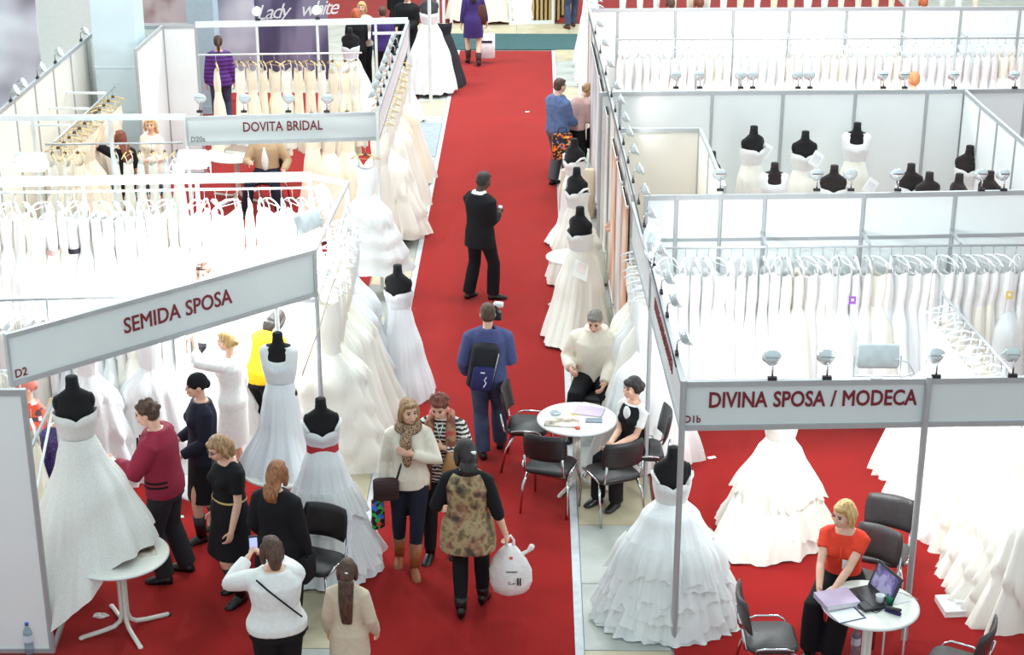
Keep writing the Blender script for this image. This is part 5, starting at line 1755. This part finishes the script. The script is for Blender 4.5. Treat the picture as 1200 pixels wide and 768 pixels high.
# ---- woman in the black dress
p = Person('blond woman in a short black dress with a gold belt looking down', (-2.70, 13.72), 128, 1.68, 'f', 1.18, lh=(-.24, .12, .86), rh=(.24, .06, .82), head=(0, 26), heel=.03, rf=(.12, -.1))
p.top(c_black, .9, .36, 1.40, .014, name='dress_top')
p.skirt(c_black, 1.06, .50, .05, .018, name='dress_skirt')
p.belt(m_gold, 1.05, .018)
p.shoes(c_blk_lea, .85, .03, 'boot')
p.hair(h_dblond, 'bob')
MB().tube([p.HM @ V((-.07, .03, .003)), p.HM @ V((-.045, .092, .0)), p.HM @ V((0, .10, .004)), p.HM @ V((.045, .092, .0)), p.HM @ V((.07, .03, .003))], .003, 5).build('glasses', m_lamp_dark, p.root, True)
# ---- man in the maroon sweater
p = Person('man in a maroon sweater with dark zigzag pattern gesturing at the beaded gown', (-3.36, 14.12), 82, 1.80, 'm', 1.10, lean=6, lh=(-.10, .38, 1.14), rh=(.06, .30, 1.06), le=(-.7, -.7, -.4), re=(.7, -.7, -.4), head=(6, 8), curl=(.3, .3), palm=((0, 0, 1), (0, 0, 1)), lf=(-.12, .02), rf=(.12, -.10))
p.top(c_maroon, .84, 1.0, 1.44, .022, .018, name='sweater')
r0 = p.rings(.93, .955, .036)
for k, z in enumerate((.95, .99)):
    r0 = p.rings(z, z+.02, .0335)
    MB().loft([r0[0][:13], r0[-1][:13]], cap=False, close=False).build('knit_stripe', c_black, p.root, True)
for k in range(4):
    for s in (-1, 1):
        MB().rtube([p.T @ V((s*(.03+.035*k), .162-.016*k, 1.36-.01*k)), p.T @ V((s*(.05+.03*k), .182-.018*k, 1.22-.02*k))], [.010, .010], 5).build('zigzag', c_black, p.root, True)
p.pants(c_charcoal, 1.0, .020, .02)
p.shoes(c_blk_lea)
p.hair(h_brown, 'curly')
# ---- woman in the dark cap
p = Person('woman in a dark cap and black cardigan beyond the man in maroon', (-3.15, 14.92), 112, 1.72, 'f', 1.10, lh=(-.16, .24, .98), rh=(.18, .20, 1.0), head=(4, 2), lf=(-.1, .1), rf=(.1, -.12))
p.top(c_navy, .82, 1.0, 1.43, .018, .012, name='cardigan')
p.skirt(c_black, 1.03, .42, .01, .020)
p.shoes(c_blk_lea, .5, .02, 'boot')
p.hair(c_black, 'cap', name='cap')
# ---- people behind the front left frame
x, y = at_h(30, 444, 1.64)
p = Person('woman in a red headscarf and orange top behind the left frame', (x, y), 150, 1.64, 'f', 1.05, lh=(-.06, .18, 1.36), le=(-.8, .1, -.6), head=(-20, 0))
p.top(c_floral, .84, 1.0, 1.44, .02, .012, name='blouse')
p.skirt(c_charcoal, 1.03, .4)
p.shoes(c_blk_lea)
p.hair(cloth('red_headscarf', (206, 120, 110)), 'cap', name='headscarf')
x, y = at_h(66, 470, 1.60)
p = Person('woman in a purple sequinned top hidden behind the beaded gown', (x, y), 40, 1.60, 'f', 1.05)
p.top(c_sequin, .84, .8, 1.43, .016, .01)
p.skirt(c_black, 1.03, .4)
p.shoes(c_blk_lea)
p.hair(h_blond, 'long', .15)
# ---- people inside the bright left booth
x, y = at_h(268, 393, 1.62)
p = Person('fair woman in white reaching up among the bright gowns', (x, y), 70, 1.64, 'f', 1.0, lh=(-.1, .36, 1.58), le=(-.8, 0, -.5), head=(0, 4), curl=(.1, .5))
p.top(c_white, .84, .8, 1.43, .016, .01)
p.skirt(c_white, 1.03, .4)
p.shoes(c_blk_lea)
p.hair(h_blond, 'bun')
x, y = at_h(300, 362, 1.66)
p = Person('person in a bright yellow top bending below the SPOSA board', (x, y), -30, 1.62, 'f', 1.05, lean=28, lh=(-.1, .42, .9), rh=(.1, .45, .9), head=(0, 20))
p.top(c_yellow, .86, 1.0, 1.43, .02, .012)
p.pants(c_black)
p.shoes(c_blk_lea)
p.hair(h_dark, 'long', .2)
x, y = at_h(238, 308, 2.08)
t = thing('step_stool', 'low white step stool under the person looking over the SEMIDA SPOSA board', 'stool', (x, y, 0.014))
MB().rbox((0, 0, .31), (.5, .42, .03), .04).build('top', m_tablew, t, True)
for sx in (-1, 1):
    for sy in (-1, 1):
        MB().tube([(sx*.19, sy*.15, .3), (sx*.22, sy*.18, 0)], .015, 8).build('leg', m_alu, t, True)
p = Person('person with pinned-up brown hair looking over the SEMIDA SPOSA board', (x, y, .342), 172, 1.74, 'f', 1.0)
p.top(c_white, .84, 1.0, 1.43, .016, .01)
p.pants(c_grey)
p.shoes(c_blk_lea)
p.hair(h_brown, 'bun')
# ---- upper left booth
x, y = at_h(176, 138, 1.66)
p = Person('woman with long blond hair in a pale coat, upper left booth', (x, y), 150, 1.66, 'f', 1.0, voxel=.013, lh=(-.1, .25, 1.1), rh=(.1, .25, 1.1), head=(35, 5))
p.top(c_cream, .8, 1.0, 1.42, .016, .01, name='coat')
p.skirt(c_dgrey, 1.0, .5)
p.shoes(c_blk_lea)
p.hair(h_blond, 'long', .18)
x, y = at_h(141, 156, 1.6)
p = Person('woman with red brown hair reaching for a gold hanger, seen from behind', (x, y), 40, 1.62, 'f', 1.0, voxel=.013, lh=(-.22, .15, 1.72), le=(-1, 0, 0), head=(0, -5))
p.top(c_black, .8, .5, 1.43, .016, .01)
p.pants(c_black)
p.shoes(c_blk_lea)
p.hair(h_auburn, 'long', .28)
x, y = at_h(255, 42, 1.70)
p = Person('woman with a ponytail in a purple striped sweater by the violet poster', (x, y), 12, 1.68, 'f', 1.12, voxel=.013)
p.top(c_stripe, .78, 1.0, 1.43, .02, .016, name='sweater')
p.pants(c_jeans, 1.0, .012)
p.shoes(c_blk_lea)
p.hair(h_brown, 'pony', .25)
q = at(312, 172, 1.0)
p = Person('seated man in a tan jacket and dark trousers below the DOVITA BRIDAL board', (q.x, q.y), 176, 1.76, 'm', 1.08, sit=.47, lf=(-.26, .4), rf=(.26, .4), lh=(-.3, .22, .66), rh=(.2, .32, .80), voxel=.013, face=False)
p.top(c_white, .93, 0, 1.45, .012, name='shirt')
p.top(cloth('tan_jacket', (176, 150, 120)), .86, 1.0, 1.40, .014, .01, name='jacket')
MB().ell(p.T @ V((0, .125, 1.16)), (.06, .035, .2)).build('shirt_front', c_white, p.root, True)
p.pants(c_navy, 1.0, .02, .01)
p.shoes(c_blk_lea)
p.hair(h_dark, 'short')
# ---- far left people
def far(label, x, y, h, yaw, topm, hairm_, style='bob', sex='f', low=c_black, dy=0.0, skin=None):
    xx, yy = at_h(x, y, h)
    p = Person(label, (xx, yy+dy), yaw, h, sex, 1.05, voxel=.016, face=abs(yaw) > 90, lh=(-.12, .26, 1.0), rh=(.12, .26, 1.0))
    p.top(topm, .82, 1.0, 1.44, .018, .012)
    p.pants(low)
    p.shoes(c_blk_lea)
    p.hair(hairm_, style, .15)
    return p
far('woman with bright red hair in black at the far left stand', 417, 11, 1.64, 20, c_black, h_red)
far('blond woman in a cream jacket facing the camera, far left stand', 424, 3, 1.68, 175, c_cream, h_blond)
far('person with short brown hair in purple, seen from behind, far left stand', 448, 9, 1.66, 10, c_purple, h_brown, 'short')
far('person in a black suit with a name badge at the top left', 477, -12, 1.78, 160, c_black, h_dark, 'short', 'm')
far('person in black with a bag at the very top left of centre', 466, -25, 1.70, 0, c_black, h_dark)
x, y = at(671, 34)[:2]
p = Person('person in blue jeans cut by the top edge right of the teal strip', (x, y), 20, 1.76, 'm', 1.0, voxel=.016, face=False, rf=(.1, .2))
p.top(c_grey, .86, 1.0, 1.44, .02, .012)
p.pants(c_jeans, 1.0, .016, .01)
p.shoes(cloth('brown_shoe', (90, 56, 40)))
p.hair(h_brown, 'short')
far('person with ginger hair standing behind the aisle board on the right', 742, 209, 1.62, 90, c_black, hairm('ginger_hair', (170, 104, 44), (208, 150, 84)), 'short')
far('person with light brown hair peeping over the middle right wall', 1072, 86, 1.9, 10, c_white, hairm('light_brown_hair', (170, 112, 66), (208, 150, 100)), 'short')
far('shopper with dark brown hair at the top edge beyond the far right wall, left', 786, -4, 1.7, 20, c_grey, h_brown)
far('shopper with auburn hair at the top edge beyond the far right wall, middle', 820, -5, 1.7, 10, c_black, h_auburn)
far('shopper with red hair at the top edge beyond the far right wall, right', 1083, -5, 1.7, 10, c_grey, h_red)
# ================================================================== SMALL THINGS
run_jobs()
def sheet(label, x, y, z, w, d, rz, m=None, name='paper_sheet', th=0.003, cat='paper'):
    return tag(MB().box((0, 0, th/2), (w, d, th)).build(name, m or m_paper, loc=(x, y, z), rot=(0, 0, rz)), label, cat)
def folder(label, x, y, z, w, d, th, rz, m, spine=None, name='folder', cat='folder'):
    t = thing(name, label, cat, (x, y, z), rz)
    MB().box((0, 0, th*.5), (w*.97, d*.96, th*.8)).build('pages', m_paper, t)
    MB().box((0, 0, th*.96), (w, d, th*.1)).build('cover', m, t)
    MB().box((0, 0, th*.05), (w, d, th*.1)).build('back_cover', m, t)
    MB().box((-w*.5, 0, th*.5), (th*.14, d, th)).build('spine', spine or m, t)
    return t
m_lilac = mat('lilac_folder', (190, 168, 196), .4, var=.08, scale=4)
m_mag = ramp_mat('magazine_cover', 'noise', 7, [(.35, (70, 60, 54)), (.5, (176, 156, 132)), (.62, (226, 216, 204))], .4, const=False)
z = .751
x0, y0 = T1
folder('lilac brochure lying open at the right of the papers table', x0+.13, y0+.16, z, .30, .22, .012, -.25, m_lilac, name='brochure', cat='brochure')
folder('dark picture magazine at the near left of the papers table', x0-.16, y0-.13, z, .34, .20, .016, -.12, m_mag, m_lamp_dark, name='magazine', cat='magazine')
sheet('white sheet under the grey notepad on the papers table', x0+.16, y0-.13, z, .26, .2, -.1)
sheet('small grey notepad on the papers table', x0+.17, y0-.08, z+.004, .17, .1, -.05, mat('grey_pad', (118, 128, 140), .5), 'notepad', .012, 'notepad')
sheet('plain white sheet at the far left of the papers table', x0-.17, y0+.17, z, .2, .14, .5)
sheet('yellow note on the papers table', x0-.02, y0+.10, z+.001, .09, .08, .3, mat('yellow_note', (220, 188, 116), .6), 'sticky_note', .003, 'note')
o = tag(MB().lathe([(.026, 0), (.026, .02), (.02, .022)], n=16).build('red_badge', mat('orange_red_plastic', (216, 70, 46), .4), loc=(x0+.0, y0-.26, z), smooth=True), 'round orange red tape roll at the near edge of the papers table', 'tape roll')
o = tag(MB().lathe([(.05, 0), (.055, .02), (.045, .022), (.04, .004)], n=20).build('ashtray', mat('glass_dish', (190, 200, 206), .1), loc=(x0-.22, y0+.10, z), smooth=True), 'small glass dish at the left of the papers table', 'dish')
# laptop table
x0, y0 = T2
t = thing('laptop', 'open black laptop with a lit violet screen on the table', 'laptop', (x0-.02, y0+.06, z), -1.2)
MB().rbox((0, 0, .014), (.36, .25, .026), .012).build('base', m_lamp_dark, t, False)
MB().box((0, .02, .0285), (.31, .12, .003)).build('keyboard', m_leather, t)
MB().box((0, -.08, .0285), (.09, .05, .003)).build('touchpad', c_charcoal, t)
M = Matrix.Rotation(math.radians(-22), 3, 'X')
sc_ = MB().box(V((0, .125, .02))+M @ V((0, 0, .12)), (.36, .012, .24), M=M).build('lid', m_lamp_dark, t)
MB().box(V((0, .1175, .02))+M @ V((0, 0, .125)), (.31, .003, .19), M=M).build('screen', ramp_mat('violet_screen', 'noise', 9, [(.4, (80, 70, 120)), (.5, (130, 110, 170)), (.6, (170, 160, 200))], .25, const=False), sc_)
folder('lilac ring binder in front of the woman in orange', x0-.27, y0+.03, z, .30, .25, .045, .30, m_lilac)
t = thing('clipboard', 'blue clipboard with a white sheet at the near left of the laptop table', 'clipboard', (x0-.22, y0-.19, z), .38)
MB().box((0, 0, .002), (.25, .18, .004)).build('board', mat('blue_board', (52, 62, 128), .4), t)
MB().box((-.01, .0, .005), (.23, .165, .002)).build('sheet', m_paper, t)
MB().box((.11, -.03, .01), (.012, .07, .01)).build('clip', m_lamp_dark, t)
def cup(label, x, y, m):
    t = thing('plastic_cup', label, 'cup', (x, y, z))
    MB().lathe([(.026, 0), (.036, .085), (.037, .088), (.034, .088), (.024, .006)], n=20).build('cup', m, t, True)
    MB().lathe([(.0375, .084), (.039, .087), (.037, .09)], n=20, cap=False).build('lip', m, t, True)
    return t
cup('green plastic cup on the laptop table', x0+.16, y0-.02, mat('green_cup', (40, 158, 104), .3))
cup('white plastic cup left of the green cup on the laptop table', x0+.075, y0-.01, m_clear)
t = thing('stapler', 'dark blue stapler at the near side of the laptop table', 'stapler', (x0+.16, y0-.15, z), -.6)
MB().rbox((0, 0, .012), (.14, .035, .022), .01).build('base', c_packb, t, True)
MB().rbox((0, 0, .04), (.14, .03, .025), .01, Matrix.Rotation(-.12, 3, 'Y')).build('arm', m_lamp_dark, t, True)
MB().tube([(-.01+.02*math.cos(a)*2, .05*math.sin(a), .004) for a in [k*.5 for k in range(13)]], .0035, 5)
o = tag(MB().tube([(.05*math.cos(a)+.02*math.sin(2*a), .04*math.sin(a), .004) for a in [k*.45 for k in range(15)]]+[(-.08, -.02, .004), (-.14, .04, .004)], .0035, 5).build('cable', m_lamp_dark, loc=(x0+.02, y0-.11, z), smooth=True), 'thin dark looped cable on the laptop table', 'cable')
sheet('white leaflet at the right edge of the laptop table', x0+.25, y0+.07, z, .15, .12, .4)
t = thing('phone_charger', 'small white charger with cable behind the cups on the laptop table', 'charger', (x0+.2, y0+.17, z), .3)
MB().rbox((0, 0, .02), (.07, .05, .04), .01).build('plug', m_clear, t, True)
MB().tube([(.03, 0, .02), (.09, -.03, .006), (.14, -.10, .005), (.17, -.16, .004)], .003, 5).build('cord', m_lilac, t, True)
def bottle(label, x, y, h=.30, s=1.0, zz=.015):
    t = thing('water_bottle', label, 'bottle', (x, y, zz), 0, None, s)
    MB().lathe([(.036, 0), (.04, .01), (.04, .09), (.037, .11), (.04, .13), (.04, .2), (.03, .235), (.014, .262), (.013, .285)], n=18).build('bottle', mat('clear_bottle', (196, 212, 226), .08, trans=.75), t, True)
    MB().lathe([(.016, .278), (.016, .302), (.012, .305)], n=14).build('cap', mat('blue_cap', (60, 104, 190), .4), t, True)
    MB().lathe([(.0408, .12), (.0408, .19)], n=18, cap=False).build('label_band', mat('pale_label', (214, 222, 236), .5), t, True)
q = at(1003, 752, 0.16)
bottle('clear water bottle with blue cap standing under the laptop table', q.x, q.y)
q = at(35, 765, 0.02)
bottle('clear water bottle with blue cap on the floor at the lower left wall', q.x, q.y)
# folders on the booth floor
q = at(1123, 715)
folder('big white folder lying on the carpet by the lower right gowns', q.x, q.y, .015, .34, .30, .06, .1, m_paper, m_paper)
q = at(1132, 706, .09)
folder('smaller white folder on top of the big one on the carpet', q.x, q.y+.04, .0755, .2, .12, .03, .1, m_paper, m_paper)
# scraps
q = at(118, 724)
heap('crumpled white tissue on the carpet beside the lower left table', q.x, q.y, .07, .045, .03, 8, m_paper)
for x, y, lab in ((618, 132, 'small white paper scrap far up on the runner'), (834, 538, 'white slip on the booth carpet right of the big layered gown'), (210, 608, 'white slip on the carpet left of the woman in the black dress')):
    q = at(x, y)
    sheet(lab, q.x, q.y, .0145, .09, .05, .4)
tag(MB().box((0, 0, .004), (.24, .16, .008)).build('leaflet', m_mag, loc=(T3[0]+.2, T3[1]+.02, .751), rot=(0, 0, .4)), 'picture leaflet on the right side of the lower left table', 'leaflet')
# papers on the table of the upper left booth
x0, y0 = T6
folder('grey brown folder on the table below the DOVITA BRIDAL board', x0+.05, y0+.12, z, .4, .3, .05, -.3, mat('taupe_folder', (150, 134, 122), .5))
sheet('white sheets on the table below the DOVITA BRIDAL board', x0-.05, y0-.2, z, .4, .25, .1, th=.02)
# mirror stand frame and white display stand in the lower right
q = at(1045, 740, .3)
t = thing('display_stand', 'small white wire display stand in front of the laptop table', 'stand', (q.x+.02, q.y-.02, .014), .1)
for s in (-1, 1):
    MB().tube([(s*.09, 0, 0), (s*.09, 0, .52)], .009, 6).build('upright', m_clear, t, True)
MB().tube([(-.12, 0, .40), (.12, 0, .40)], .009, 6).build('crossbar', m_clear, t, True)
MB().ell((0, -.01, .41), (.045, .03, .06)).build('clamp', m_clear, t, True)
# dark strip of cable on the fascia tops
tag(MB().tube([(1.2-(k*.5)*.0205, 13.3+k*.5, 2.515+.006*math.sin(k*2.1)) for k in range(31)], .008, 5).build('lamp_cable', m_lamp_dark, smooth=True), 'thin dark lamp cable along the top of the right aisle boards', 'cable')
q = at(30, 745, .1)
heap('beige cloth hanging down at the lower left wall', q.x-.08, q.y, .16, .12, .55, 12, c_beige)
